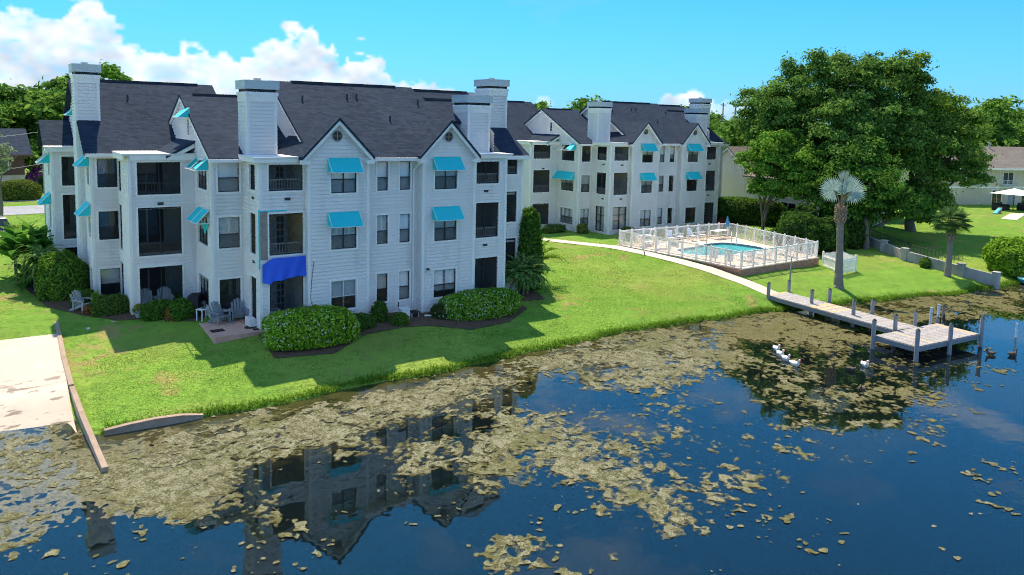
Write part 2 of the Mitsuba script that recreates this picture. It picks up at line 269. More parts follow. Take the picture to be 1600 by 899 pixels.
def siding(fr, poly, holes=(), pitch=0.17, out=0.034, gap=0.028):
    """lapped boards: each course leans out to its lower edge, with an open groove under it"""
    P = Polygon(poly)
    if holes: P = P.difference(unary_union([sbox(*h) for h in holes]))
    u0, z0, u1, z1 = P.bounds
    V, FF, n = [], [], 0
    for k in range(int(math.floor(z0 / pitch)), int(math.ceil(z1 / pitch))):
        zb = k * pitch
        for a, b, kind in ((zb, zb + gap, 0), (zb + gap, zb + pitch, 1)):
            band = P.intersection(sbox(u0 - 1, a, u1 + 1, b))
            for g in getattr(band, 'geoms', [band]):
                if g.geom_type != 'Polygon' or g.area < 1e-5: continue
                v, f = trimesh.creation.triangulate_polygon(g, engine='earcut'); v = np.asarray(v); f = np.asarray(f)
                ar = np.cross(v[f[:, 1]] - v[f[:, 0]], v[f[:, 2]] - v[f[:, 0]]); f[ar < 0] = f[ar < 0][:, ::-1]
                d = out * (1 - .7 * (v[:, 1] - a) / (pitch - gap)) if kind else np.full(len(v), -.02)
                V.append(fr.P(v[:, 0], v[:, 1], d)); FF.append(f + n); n += len(v)
                p, _, q, _ = g.bounds
                z, d0, d1 = (a, -.02, out) if kind else (a, -.02, .3 * out)
                V.append(fr.P([p, q, q, p], [z] * 4, [d0, d0, d1, d1])); FF.append((np.array([[0, 1, 2], [0, 2, 3]]) if kind else np.array([[0, 2, 1], [0, 3, 2]])) + n); n += 4
    return mk(np.vstack(V), np.vstack(FF))
# ---------------------------------------------------------------- terrain
SHORE = [(-14.8, -3.1), (-12.5, -3.5), (-12.32, -5.3), (-11.94, -5.45), (-8.99, -5.62), (-7.97, -5.77), (-6.37, -5.81), (-4.06, -5.64), (-1.92, -5.75), (0.35, -5.93), (2.41, -5.69), (4.59, -5.51), (6.78, -5.56), (9.69, -5.43), (12.82, -5.38), (15.35, -5.71), (17.73, -5.87), (20.13, -6.14), (22.06, -6.42), (24.54, -6.62), (26.39, -7.32), (28.22, -7.44), (30.7, -8.09), (33.27, -8.76), (37.52, -9.92), (41.74, -10.15), (45.5, -10.4), (52, -13), (66, -19), (95, -34)]
_s = np.array(SHORE); _d = np.r_[0, np.cumsum(np.linalg.norm(np.diff(_s, axis=0), axis=1))]
_t = np.arange(0, _d[-1], 0.3); _s = np.c_[np.interp(_t, _d, _s[:, 0]), np.interp(_t, _d, _s[:, 1])]
_w = np.clip((_s[:, 0] + 9) / 2, 0, 1)
_s[:, 1] += _w * (0.55 * (meshkit.fbm(np.c_[_s[:, 0] * 0.55, _s[:, 0] * 0, _s[:, 0] * 0], 3, 5) - 0.5) + 0.25 * (meshkit.noise(np.c_[_s[:, 0] * 2.3, _s[:, 0] * 0, _s[:, 0] * 0], 8) - 0.5))
LAKE = Polygon([(-70, -2.9)] + _s.tolist() + [(130, -60), (130, -140), (-70, -140)]).buffer(0)
WATER = -1.2
CP = [(-5, .4, -.13), (0, 0, -.15), (2.9, 0, -.2), (8.3, .6, -.36), (-6.4, 2.9, -.05), (-9.35, 5.9, -.05), (-10.5, 9.1, .1), (-11.5, 12, .15), (-12.5, 20, .2), (-12.8, 34, .2), (-13.3, 47, .2), (28.2, 14.2, .12), (33, 13.5, .12), (41.5, 13.8, .2), (24, 20, .12), (17, 10, -.08), (21.9, 13.9, .08), (24.2, 8.8, .2), (24.66, 2.95, .0), (24.77, -2.3, -.42), (23.9, -5.0, -.62), (25.5, -5.2, -.62), (29.7, -6, -.6), (33.2, -2, -.35), (32.3, -4.2, -.45), (34.2, -4.2, -.38), (37.9, 0.07, -.2), (36.1, 7.9, .2), (46.5, 3.2, .1), (41.4, -4, -.2), (40.8, -8.5, -.6), (44, 15.4, .3), (46, 9.3, .25), (54, 16, .3), (86, 9.6, .4), (91, 7.4, .4), (83, 6.75, .4), (60, -2, .1), (70, -6, .1), (48, -6, -.3), (-14.6, 4.5, -.3), (-12.3, 4.6, -.3), (-13.7, -.8, -.8), (-12, 0, -.52), (-9, 0, -.5), (-9, -3, -.78), (-5, -3, -.68), (0, -3, -.62), (5, -3, -.68), (10, -2, -.6), (10, -4, -.88), (15, 0, -.4), (15, -3.5, -.78), (20, 0, -.3), (20, -4, -.72), (12, 5, -.2), (28, 3, .1), (-30, 60, .3), (0, 60, .3), (40, 50, .3), (60, 31, .3), (100, 50, .4), (-40, 20, .2), (-40, 0, -.3), (-20, 4, -.3), (110, -10, .3), (10, 30, .2), (-25, 30, .2)]
CP = [q for q in CP if q[:2] not in ((24.2, 8.8), (24.66, 2.95), (24.77, -2.3), (33.2, -2))] + [(23.9, 8.2, .36), (23.8, 5, .35), (23.8, 2, .30), (24.1, -.4, .14), (24.4, -2.2, -.1), (23.86, -3.2, -.2), (27, -2.6, -.12), (30, -2.6, -.14), (33.2, -2.4, -.18), (37, 6, .15), (34.5, 2, .0)]
CP += [(x, y + .25, -1.0) for x, y in SHORE[4::2]]
_cp = np.array(CP, float)
_rbf = RBFInterpolator(_cp[:, :2], _cp[:, 2], kernel='linear', smoothing=0.02)
def land(x, y):
    """height of the land without its bank"""
    q = np.c_[np.clip(np.ravel(x), -45, 115), np.clip(np.ravel(y), -35, 75)]
    return _rbf(q).reshape(np.shape(x))
def ground_z(x, y):
    x, y = np.asarray(x, float), np.asarray(y, float)
    z = land(x, y)
    p = shapely.points(x, y)
    near = (y < 4)
    sd = np.full(z.shape, 9.0)
    ins = np.zeros(z.shape, bool)
    if near.any():
        ins[near] = shapely.contains(LAKE, p[near])
        sd[near] = shapely.distance(shapely.boundary(LAKE), p[near])
    ramp = (x > -30) & (x < -12.45)
    zl = np.maximum(z, -1.02)
    bank = np.where(ramp, -1.2, -1.08)
    t = np.clip(sd / np.where(ramp, 2.5, 0.9), 0, 1); t = t * t * (3 - 2 * t)
    zl = bank * (1 - t) + zl * t
    zw = np.where(ramp, -1.2 - 0.16 * sd, -1.08 - np.minimum(sd * 1.6, 0.5) - np.clip(sd - .3, 0, 14) * 0.12)
    zz = np.where(ins, zw, zl)
    zz = np.where((x > -6.9) & (x < -4.9) & (y > .35) & (y < 2.75), np.minimum(zz, -.15), zz)
    return np.where((x > 24.9) & (x < 35) & (y > -1.9) & (y < 7.6) & (y < (x - 33.45) * 3.9 + 40) & (x < 33.2 + (y + 2) * .25), -1.1, zz)
def gz(x, y): return float(ground_z(np.array([float(x)]), np.array([float(y)]))[0])
def axis(*segs): return np.unique(np.concatenate([np.arange(a, b, s) for a, b, s in segs]).round(4))
gx = axis((-900, -60, 60), (-60, -20, 4), (-20, -15, .8), (-15, 46, .33), (46, 60, 1.0), (60, 130, 4), (130, 1500, 80))
gy = axis((-900, -60, 60), (-60, -25, 4), (-25, -12, 1.2), (-12, -3.2, .22), (-3.2, 10, .4), (10, 30, .9), (30, 80, 3), (80, 140, 10), (140, 1500, 80))
GX, GY = np.meshgrid(gx, gy)
GZ = ground_z(GX, GY)
GZ = GZ + np.where(GZ > -1.0, 0.05 * (meshkit.fbm(np.stack([GX * .8, GY * .8, GX * 0], -1), 3, 2) - .5), 0)
nx, ny = len(gx), len(gy)
I = (np.arange(ny - 1)[:, None] * nx + np.arange(nx - 1)[None]).ravel()
struct('ground', mk(np.c_[GX.ravel(), GY.ravel(), GZ.ravel()], np.vstack([np.c_[I, I + 1, I + nx + 1], np.c_[I, I + nx + 1, I + nx]])), 'lawn', True, 'mown green lawn sloping from the apartments down to the pond')
def sheet(P, step, zf):
    """polygon as a draped sheet"""
    P = P if isinstance(P, Polygon) else Polygon(P)
    x0, y0, x1, y1 = P.bounds
    V, FF, n = [], [], 0
    for a in np.arange(x0, x1, step):
        for b in np.arange(y0, y1, step):
            c = P.intersection(sbox(a, b, a + step, b + step))
            for g in getattr(c, 'geoms', [c]):
                if g.geom_type != 'Polygon' or g.area < 1e-5: continue
                v, f = trimesh.creation.triangulate_polygon(g, engine='earcut'); v = np.asarray(v); f = np.asarray(f)
                ar = np.cross(v[f[:, 1]] - v[f[:, 0]], v[f[:, 2]] - v[f[:, 0]]); f[ar < 0] = f[ar < 0][:, ::-1]
                V.append(v); FF.append(f + n); n += len(v)
    V = np.vstack(V)
    return mk(np.c_[V, zf(V[:, 0], V[:, 1])], np.vstack(FF))
def drape(P, step=0.6, dz=0.03): return sheet(P, step, lambda x, y: ground_z(x, y) + dz)
_wp = LAKE.buffer(0.8)
_v, _f = trimesh.creation.triangulate_polygon(_wp, engine='earcut')
_f = np.asarray(_f); _v = np.asarray(_v); _a = np.cross(_v[_f[:, 1]] - _v[_f[:, 0]], _v[_f[:, 2]] - _v[_f[:, 0]]); _f[_a < 0] = _f[_a < 0][:, ::-1]
struct('pond_water', mk(np.c_[_v, np.full(len(_v), WATER)], _f), 'water', False, 'dark blue pond water mirroring the apartments and the sky')
struct('boat_ramp', cat([sheet(Polygon([(-19, 5.0), (-12.42, 4.9), (-12.62, -0.75), (-19, -0.5)]), .6, lambda x, y: ground_z(x, y) + .04), sheet(Polygon([(-19, -0.56), (-12.64, -0.81), (-12.72, -5.4), (-19, -5.2)]), .5, lambda x, y: ground_z(x, y) + .06)]), 'ramp_concrete', False, 'pale concrete boat ramp running into the pond')
# ---------------------------------------------------------------- apartment buildings
FL = [0.0, 2.887, 5.5]
def window(B, fr, u0, u1, z0, z1, cols=2, style='white', tm=None, mid=0.45):
    k = numbered(B + '__window')
    p = lambda n, m, b, **q: part(k, n, m, b, to=tm, **q)
    w = 0.075
    p('frame', fr.frame(u0, u1, z0, z1, w, -0.09, 0.05), 'white_trim')
    a, b, c, d = u0 + w, u1 - w, z0 + w, z1 - w
    zm = c + (d - c) * mid
    bars = [fr.frame(a, b, c, d, 0.035, -0.07, -0.03), fr.box(a + .03, b - .03, zm - .022, zm + .022, -0.07, -0.025)]
    for i in range(1, cols): 
        x = a + (b - a) * i / cols
        bars.append(fr.box(x - .025, x + .025, c + .03, d - .03, -0.065, -0.022))
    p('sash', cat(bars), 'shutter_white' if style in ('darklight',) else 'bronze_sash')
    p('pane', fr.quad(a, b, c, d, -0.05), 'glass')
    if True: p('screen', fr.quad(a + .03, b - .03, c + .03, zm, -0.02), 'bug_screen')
    if style in ('white', 'grey'): p('blind', fr.quad(a, b, c, d, -0.12), 'blind_white' if style == 'white' else 'blind_grey')
    elif style == 'shutter':
        ms = []
        nl = 2 * cols if (b - a) / cols > .5 else cols * 2
        for i in range(nl):
            x0, x1 = a + (b - a) * i / nl, a + (b - a) * (i + 1) / nl
            for q0, q1 in ((c, zm), (zm, d)):
                ms.append(fr.frame(x0 + .004, x1 - .004, q0 + .01, q1 - .01, .04, -0.13, -0.10))
                for z in np.arange(q0 + .07, q1 - .05, .055):
                    ms.append(mk(fr.P([x0 + .04, x1 - .04, x1 - .04, x0 + .04], [z - .022] * 2 + [z + .022] * 2, [-.10, -.10, -.135, -.135]), [[0, 1, 2], [0, 2, 3]]))
        p('shutter', cat(ms), 'shutter_white')
    else:
        if style == 'curtain':
            n = 24; us = np.linspace(a, b, n); ds = -.16 - .03 * np.cos(np.arange(n) * 1.7)
            keep = [i for i in range(n - 1) if not (n * .38 < i < n * .72)]
            p('curtain', cat([mk(fr.P([us[i], us[i + 1], us[i + 1], us[i]], [c, c, d, d], [ds[i], ds[i + 1], ds[i + 1], ds[i]]), [[0, 1, 2], [0, 2, 3]]) for i in keep]), 'curtain_blue')
        if style in ('greyup', 'darklight', 'whiteup'): p('blind', fr.quad(a, b, zm if style != 'whiteup' else c + .5 * (zm - c), d, -0.12), 'blind_grey' if style != 'whiteup' else 'blind_white')
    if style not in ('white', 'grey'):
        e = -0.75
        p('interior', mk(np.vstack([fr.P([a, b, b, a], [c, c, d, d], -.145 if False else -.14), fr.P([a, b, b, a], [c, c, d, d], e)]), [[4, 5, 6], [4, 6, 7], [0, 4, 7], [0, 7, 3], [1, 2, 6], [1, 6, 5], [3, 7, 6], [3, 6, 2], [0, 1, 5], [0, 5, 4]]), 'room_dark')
    return (u0 + .04, z0 + .04, u1 - .04, z1 - .04)
def opening(B, k, fr, u0, u1, z0, z1, tm, rail=None, mull=(), rh=0.5, top=True):
    p = lambda n, m, b, **q: part(k, n, m, b, to=tm, **q)
    p('trim', fr.frame(u0, u1, z0, z1, .07, -.06, .045), 'white_trim')
    a, b, c, d = u0 + .07, u1 - .07, z0 + .07, z1 - .07
    p('screen', fr.quad(a, b, c, d, -.04), 'porch_screen')
    bars = [fr.frame(a, b, c, d, .022, -.06, -.03)] + [fr.box(a + (b - a) * t - .014, a + (b - a) * t + .014, c, d, -.065, -.025) for t in mull]
    p('mullion', cat(bars), 'bronze_sash')
    if rail:
        ms = [fr.box(a, b, c + rh - .03, c + rh + .03, -.17, -.10), fr.box(a, b, c + .05, c + .09, -.155, -.115)]
        nb = max(2, int((b - a) / .13))
        ms += [fr.box(x - .016, x + .016, c + .09, c + rh - .03, -.15, -.12) for x in np.linspace(a, b, nb + 2)[1:-1]]
        p('railing', cat(ms), rail)
    return (u0 + .03, z0 + .03, u1 - .03, z1 - .03)
def room(B, k, x0, x1, y0, y1, z0, z1, tm, door='slider', wallm='porch_paint'):
    p = lambda n, m, b, **q: part(k, n, m, b, to=tm, **q)
    p('floor', bx(x0, x1, y0, y1, z0 - .12, z0), 'porch_floor')
    p('ceiling', bx(x0, x1, y0, y1, z1, z1 + .1), 'white_trim')
    p('back_wall', bx(x0, x1, y1, y1 + .08, z0, z1), wallm)
    p('side_wall', bx(x0 - .03, x0 + .02, y0 + .05, y1, z0, z1) if door == 'sliderR' else bx(x1 - .02, x1 + .03, y0 + .05, y1, z0, z1), wallm)
    fr = front(y1)
    w = x1 - x0; h = min(2.1, z1 - z0 - .15)
    if door.startswith('slider'):
        a, b = x0 + .12 * w, x0 + .72 * w
        p('door', cat([fr.frame(a, b, z0, z0 + h, .06, .0, .06), fr.box((a + b) / 2 - .03, (a + b) / 2 + .03, z0 + .06, z0 + h - .06, .0, .07)]), 'plain_grey')
        p('door_pane', fr.quad(a + .05, b - .05, z0 + .05, z0 + h - .05, .02), 'door_glass')
    else:
        a, b = x0 + .28 * w, x0 + .95 * w
        ms, gl = [], []
        for i in range(2):
            c, d = a + (b - a) * i / 2, a + (b - a) * (i + 1) / 2
            ms.append(fr.box(c + .005, d - .005, z0, z0 + h, .0, .05))
            m = (d - c)
            for r in range(5):
                for q in range(2):
                    gl.append(fr.box(c + m * (.24 + .28 * q), c + m * (.24 + .28 * q + .22), z0 + .28 + r * (h - .45) / 5, z0 + .28 + (r + .82) * (h - .45) / 5, .045, .054))
        p('door', cat(ms), 'plain_grey'); p('door_pane', cat(gl), 'door_glass')
def awning(B, fr, u0, u1, zt, drop, proj, tm, mode='whole'):
    P = fr.P
    fab = []
    A, C, D_, E_ = (u0, zt, .05), (u1, zt, .05), (u1, zt - drop, proj), (u0, zt - drop, proj)
    if mode in ('whole', 'slope'): fab.append(mk(P([A[0], E_[0], D_[0], C[0]], [A[1], E_[1], D_[1], C[1]], [A[2], E_[2], D_[2], C[2]]), [[0, 1, 2], [0, 2, 3]]))
    if mode == 'whole': fab += [mk(P([u, u, u], [zt, zt - drop, zt - drop], [.05, .05, proj]), [[0, 1, 2]]) for u in (u0, u1)]
    if mode == 'bones':
        fab.append(mk(P([u1, u1, u1], [zt, zt - drop, zt - drop], [.05, .05, proj]), [[0, 1, 2]]))
        fab.append(mk(P([u1 - .18 * (u1 - u0), u1, u1, u1 - .32 * (u1 - u0)], [zt, zt, zt - drop, zt - drop * .8], [.05, .05, proj, proj * .8]), [[0, 1, 2], [0, 2, 3]]))
    torn = None
    if mode == 'slope': torn = (mk(P([u0 + .55 * (u1 - u0), u1, u0 + .72 * (u1 - u0)], [zt - drop * .98, zt - drop * 1.02, zt - drop * 2.0], [.2, .08, .12]), [[0, 1, 2]]))
    k = part(B, 'awning', cat(fab), 'awning_teal', to=tm, label={'bones': 'torn awning, bare white frame with strips of teal cloth', 'slope': 'teal awning with its side cloth torn and hanging'}.get(mode))
    if mode == 'bones': part(k, 'side_flap', mk(P([u0, u0, u0], [zt, zt - drop, zt - drop], [.05, .05, proj]), [[0, 1, 2]]), 'awning_teal', to=tm)
    if torn is not None: part(k, 'torn_flap', torn, 'awning_teal', to=tm)
    r = .014
    pts = [(A, E_), (C, D_), (E_, D_), ((u0, zt - drop, .03), E_), ((u1, zt - drop, .03), D_)]
    if mode != 'whole': pts += [(((u0 + u1) / 2, zt, .05), ((u0 + u1) / 2, zt - drop, proj)), (A, C)]; r = .022
    part(k, 'frame', cat([cyl(P(*a), P(*b), r, n=5) for a, b in pts]), 'plastic_white', to=tm)
def chimney(B, x0, x1, y0, y1, zb, zt, tm, low=None):
    zs = zt - .95
    fr, fl, frr, bk = front(y0), left(x0), right(x1), F(0, y1, -1, 0)
    k = numbered(B + '__chimney')
    part(k, 'siding', cat([siding(fr, [(x0, zb), (x1, zb), (x1, zs), (x0, zs)]), siding(fl, [(-y1, zb), (-y0, zb), (-y0, zs), (-y1, zs)]), siding(frr, [(y0, zb), (y1, zb), (y1, zs), (y0, zs)]), siding(bk, [(-x1, zb), (-x0, zb), (-x0, zs), (-x1, zs)])]), 'siding', to=tm)
    c = .09
    for x in (x0, x1):
        for y in (y0, y1): part(k, 'corner_board', bx(x - .03 if x == x0 else x + .03, x + c if x == x0 else x - c, y - .03 if y == y0 else y + .03, y + c if y == y0 else y - c, zb, zs), 'white_trim', to=tm)
    part(k, 'frieze', cat([bx(x0 - .05, x1 + .05, y0 - .05, y1 + .05, zs, zs + .26), bx(x0 - .085, x1 + .085, y0 - .085, y1 + .085, zs + .26, zs + .42)]), 'white_trim', to=tm)
    part(k, 'flue_screen', cat([bx(x0 + .04, x1 - .04, y0 + .04, y1 - .04, zs + .42, zs + .55)] + [bx(x - .03, x + .03, y - .03, y + .03, zs + .42, zs + .56) for x in np.linspace(x0 + .05, x1 - .05, 3) for y in (y0 - .02, y1 + .02)]), 'dark_metal', to=tm)
    part(k, 'cap', cat([bx(x0 - .12, x1 + .12, y0 - .12, y1 + .12, zs + .55, zs + .92), bx(x0 - .13, x1 + .13, y0 - .13, y1 + .13, zs + .88, zt)]), 'cap_metal', to=tm)
    part(k, 'flue', cyl([(x0 + x1) / 2, (y0 + y1) / 2, zt], [(x0 + x1) / 2, (y0 + y1) / 2, zt + .12], .17, n=12), 'plain_grey', to=tm)
KR = 0.606
def building(B, tm, first):
    P = lambda n, m, b='white_trim', **q: part(B, n, m, b, to=tm, **q)
    G, R, C, D, Bf, A, P2, Q, W = front(0), front(.55), front(2.87), front(.41), front(5.9), front(9.08), front(.6), front(2.3), front(14.5)
    L2, L3, LB, LA, LG, LR, LW = left(-6.42), left(-5.0), left(-9.35), left(-10.55), left(-2.94), left(2.89), left(-11.8)
    H = {k: [] for k in 'G1 G2 R C D B A P2 Q W L2 L3 LB LA LW'.split()}
    def win(w, fr, *a, **q): H[w].append(window(B, fr, *a, tm=tm, **q))
    s1 = first
    for i, z in enumerate(FL):
        zt = 1.97
        win('G1', G, -1.95, -.55, z + .42, z + zt, 2, (['darklight', 'shutter', 'white'] if s1 else ['white', 'grey', 'greyup'])[i])
        win('G2', G, 3.46, 4.91, z + .42, z + zt, 2, (['whiteup', 'grey', 'grey'] if s1 else ['dark', 'dark', 'grey'])[i])
        win('R', R, .60, 1.33, z + .40, z + zt, 1, (['greyup', 'shutter', 'white'] if s1 else ['white', 'grey', 'white'])[i])
        win('R', R, 1.81, 2.54, z + .40, z + zt, 1, (['white', 'white', 'white'] if s1 else ['dark', 'dark', 'whiteup'])[i])
        win('C', C, -6.2, -5.1, z + .37, z + 1.96, 1 if i else 2, (['dark', 'shutter', 'white'] if s1 else ['white', 'grey', 'dark'])[i])
        win('A', A, -10.34, -9.28, z + .2, z + 1.77, 1, (['greyup', 'dark', 'curtain'])[i])
        win('L2', L2, -5.38, -3.38, z + .40, z + 1.9, 3, (['dark', 'greyup', 'greyup'] if s1 else ['white', 'grey', 'dark'])[i])
        win('LA', LA, -10.2, -9.2, z + .3, z + 1.8, 1, 'dark')
    rail = [None, 'rail_light', 'rail_light']
    zo = [(.45, 2.3), (3.19, 5.2), (6.08, 7.39)]
    fl, ce = [-.05, 2.86, 5.48], [2.55, 5.3, 7.45]
    for i in range(3):
        z0, z1 = zo[i]
        k = numbered(B + '__porch')
        if s1 or i:
            H['D'].append(opening(B, k, D, -4.66, -2.97, z0 if i else .35, z1, tm, rail[i], (.5,)))
            H['L3'].append(opening(B, k, L3, -1.8 if s1 else -2.2, -.8, (z0 if i else .02), z1 - .03, tm, rail[i] if not s1 else None, () if not s1 or not i else (), .5))
        else:
            for w, fr, a, b, c in (('D', D, -4.66, -2.97, .25), ('L3', L3, -2.2, -.85, .02)):
                H[w].append((a + .03, c + .03, b - .03, z1 - .03))
                part(k, 'trim', fr.frame(a, b, c, z1, .07, -.06, .045), 'white_trim', to=tm)
                m = (a + b) / 2
                part(k, 'mullion', cat([fr.frame(a + .07, b - .07, c + .07, z1 - .07, .05, -.07, -.02), fr.box(m - .05, m + .05, c + .07, z1 - .07, -.07, -.02), fr.box(a + .1, b - .1, c + .62 * (z1 - c), c + .62 * (z1 - c) + .05, -.07, -.02), fr.box(a + .1, m, c + .38 * (z1 - c), c + .38 * (z1 - c) + .05, -.07, -.02)]), 'bronze_sash', to=tm)
                part(k, 'pane', fr.quad(a + .1, b - .1, c + .1, z1 - .1, -.045), 'glass', to=tm)
                part(k, 'blind', fr.quad(a + .1, b - .1, c + .1, z1 - .1, -.16), 'blind_grey', to=tm)
        room(B, k, -4.94, -2.97, .5, 2.55, fl[i], ce[i], tm, 'french' if s1 else 'slider', 'porch_tan' if (s1 and i == 1) else 'porch_paint')
        k = numbered(B + '__porch')
        H['P2'].append(opening(B, k, P2, 6.30, 7.88, .15 if i == 0 else z0, 2.24 if i == 0 else z1, tm, rail[i], (.42,)))
        room(B, k, 5.95, 8.24, .68, 2.9, fl[i] - .1 * (i == 0), ce[i], tm, 'slider')
        k = numbered(B + '__porch')
        bz = [(.24, 2.24), (2.66, 5.1), (5.57, 7.24)] if s1 else [(.2, 2.2), (3.05, 5.14), (6.0, 7.38)]
        bu = (-9.06, -7.02) if s1 else (-9.1, -7.2)
        H['B'].append(opening(B, k, Bf, bu[0], bu[1], *bz[i], tm, None if i == 0 else ('rail_dark' if s1 else 'rail_light'), (.5,), .55))
        H['LB'].append(opening(B, k, LB, -8.95, -7.8, bz[i][0], bz[i][1] - .05, tm, None, ()))
        room(B, k, -9.29, -6.48, 5.98, 8.9, fl[i], ce[i], tm, 'slider')
        k = numbered(B + '__porch')
        qz = [(.9, 2.86), (3.66, 5.55), (6.40, 7.5)][i]
        H['Q'].append(opening(B, k, Q, 9.3, 10.28, qz[0], qz[1], tm, 'rail_light' if i == 2 else None, (), .4))
        room(B, k, 8.6, 10.5, 2.4, 4.4, fl[i], ce[i], tm, 'slider')
        k = numbered(B + '__porch')
        wz = [(.2, 2.12), (2.46, 5.02), (5.38, 7.1)][i]
        H['W'].append(opening(B, k, W, -11.4, -10.6, wz[0], wz[1], tm, 'rail_dark' if i else None, (), .75))
        room(B, k, -11.7, -10.4, 14.6, 16.6, fl[i], ce[i] - .2, tm, 'slider')
        H['LW'].append(opening(B, k, LW, -16.3, -15.2, wz[0] + .5, wz[1], tm, None, ()))
    E = 7.5
    cz = lambda y: 7.45 + .5 * (y - 2.55) if y < 8.5 else 10.4 - .5 * (y - 8.5)
    gp = lambda a, b, c: [(a, -1), (b, -1), (b, 7.8 - .05), (c, 9.38), (a, 7.75)]
    walls = [(G, gp(-2.94, 0, -1.57) , 'G1'), (G, gp(2.89, 5.91, 4.3), 'G2'), (R, [(0, -1), (2.89, -1), (2.89, 7.6), (0, 7.6)], 'R'),
             (C, [(-6.42, -1), (-5.0, -1), (-5.0, E), (-6.42, E)], 'C'), (D, [(-5.0, -1), (-2.94, -1), (-2.94, E), (-5.0, E)], 'D'),
             (Bf, [(-9.35, -1), (-6.42, -1), (-6.42, E), (-9.35, E)], 'B'), (A, [(-10.55, -1), (-9.35, -1), (-9.35, E), (-10.55, E)], 'A'),
             (P2, [(5.91, -1), (8.3, -1), (8.3, E + .1), (5.91, E + .1)], 'P2'), (Q, [(8.3, -1), (10.6, -1), (10.6, E + .1), (8.3, E + .1)], 'Q'),
             (W, [(-11.8, -1), (-10.4, -1), (-10.4, E - .1), (-11.8, E - .1)], 'W'),
             (L2, [(-5.9, -1), (-2.87, -1), (-2.87, 7.5), (-8.5, cz(8.5) - .12), (-11, cz(11) - .12), (-11, 7.3), (-5.9, 7.3)], 'L2'),
             (L3, [(-2.87, -1), (-.41, -1), (-.41, E), (-2.87, E)], 'L3'), (LB, [(-9.08, -1), (-5.9, -1), (-5.9, E), (-9.08, E)], 'LB'),
             (LA, [(-21, -1), (-9.08, -1), (-9.08, 7.55), (-14.9, 11.08), (-21, 7.4)], 'LA'), (LW, [(-19.5, -1), (-14.5, -1), (-14.5, E - .1), (-19.5, E - .1)], 'LW'),
             (LG, [(-.41, -1), (0, -1), (0, 7.6), (-.41, 7.6)], None), (LR, [(-.55, -1), (0, -1), (0, 7.6), (-.55, 7.6)], None),
             (right(0), [(0, -1), (.55, -1), (.55, 7.6), (0, 7.6)], None), (right(5.91), [(0, -1), (.6, -1), (.6, 7.6), (0, 7.6)], None),
             (right(8.3), [(.6, -1), (2.3, -1), (2.3, 7.6), (.6, 7.6)], None), (right(10.6), [(2.3, -1), (14, -1), (14, 7.5), (8, 11.0), (2.3, 7.6)], None),
             (left(-2.45), [(-12, 7.3), (-.3, 7.3), (-.3, 7.6), (-6.05, 11.1), (-12, 7.5)], None), (right(-3.6), [(8.9, 7.2), (21, 7.2), (14.9, 11.0)], None),
             (right(5.25), [(.2, 7.4), (12, 7.4), (6.05, 11.1)], None), (right(8.5), [(2.2, 7.5), (9, 7.5), (5.0, 10.45), (2.2, 8.8)], None), (left(5.45), [(-14, 7.4), (-2, 7.4), (-8, 11.0)], None),
             (F(0, 20.9, -1, 0), [(3.6, -1), (11.8, -1), (11.8, 7.5), (3.6, 7.5)], None), (F(0, 12, -1, 0), [(-5.3, -1), (3.6, -1), (3.6, 7.5), (-5.3, 7.5)], None), (F(0, 14, -1, 0), [(-10.6, -1), (-5.3, -1), (-5.3, 7.5), (-10.6, 7.5)], None), (right(-3.6), [(12, -1), (20.9, -1), (20.9, 7.5), (12, 7.5)], None)]
    for fr, poly, h in walls: P('wall', siding(fr, poly, H.get(h, ())), 'siding')
    # corner boards
    for x, y, t in [(-2.94, 0, 7.7), (0, 0, 7.7), (2.89, 0, 7.7), (5.91, 0, 7.7), (8.3, .6, 7.5), (10.6, 2.3, 7.5), (-5.0, .41, 7.5), (-6.42, 2.87, 7.5), (-9.35, 5.9, 7.45), (-10.55, 9.08, 7.5), (-11.8, 14.5, 7.4)]:
        sx = -1 if x in (-2.94, 2.89, -5.0, -6.42, -9.35, -10.55, -11.8) else 1
        P('corner_board', cat([bx(x + sx * .032, x - sx * .1, y - .032, y + .004, -.32, t), bx(x + sx * .032, x - sx * .004, y + .004, y + .1, -.32, t)]))
    # roofs
    th = .13
    sl = lambda y0, z0, k: (lambda x, y: z0 + k * (y - y0))
    zA, z2, zQ = sl(8.75, 7.49, KR), sl(.05, 7.62, KR), sl(1.9, 7.52, KR)
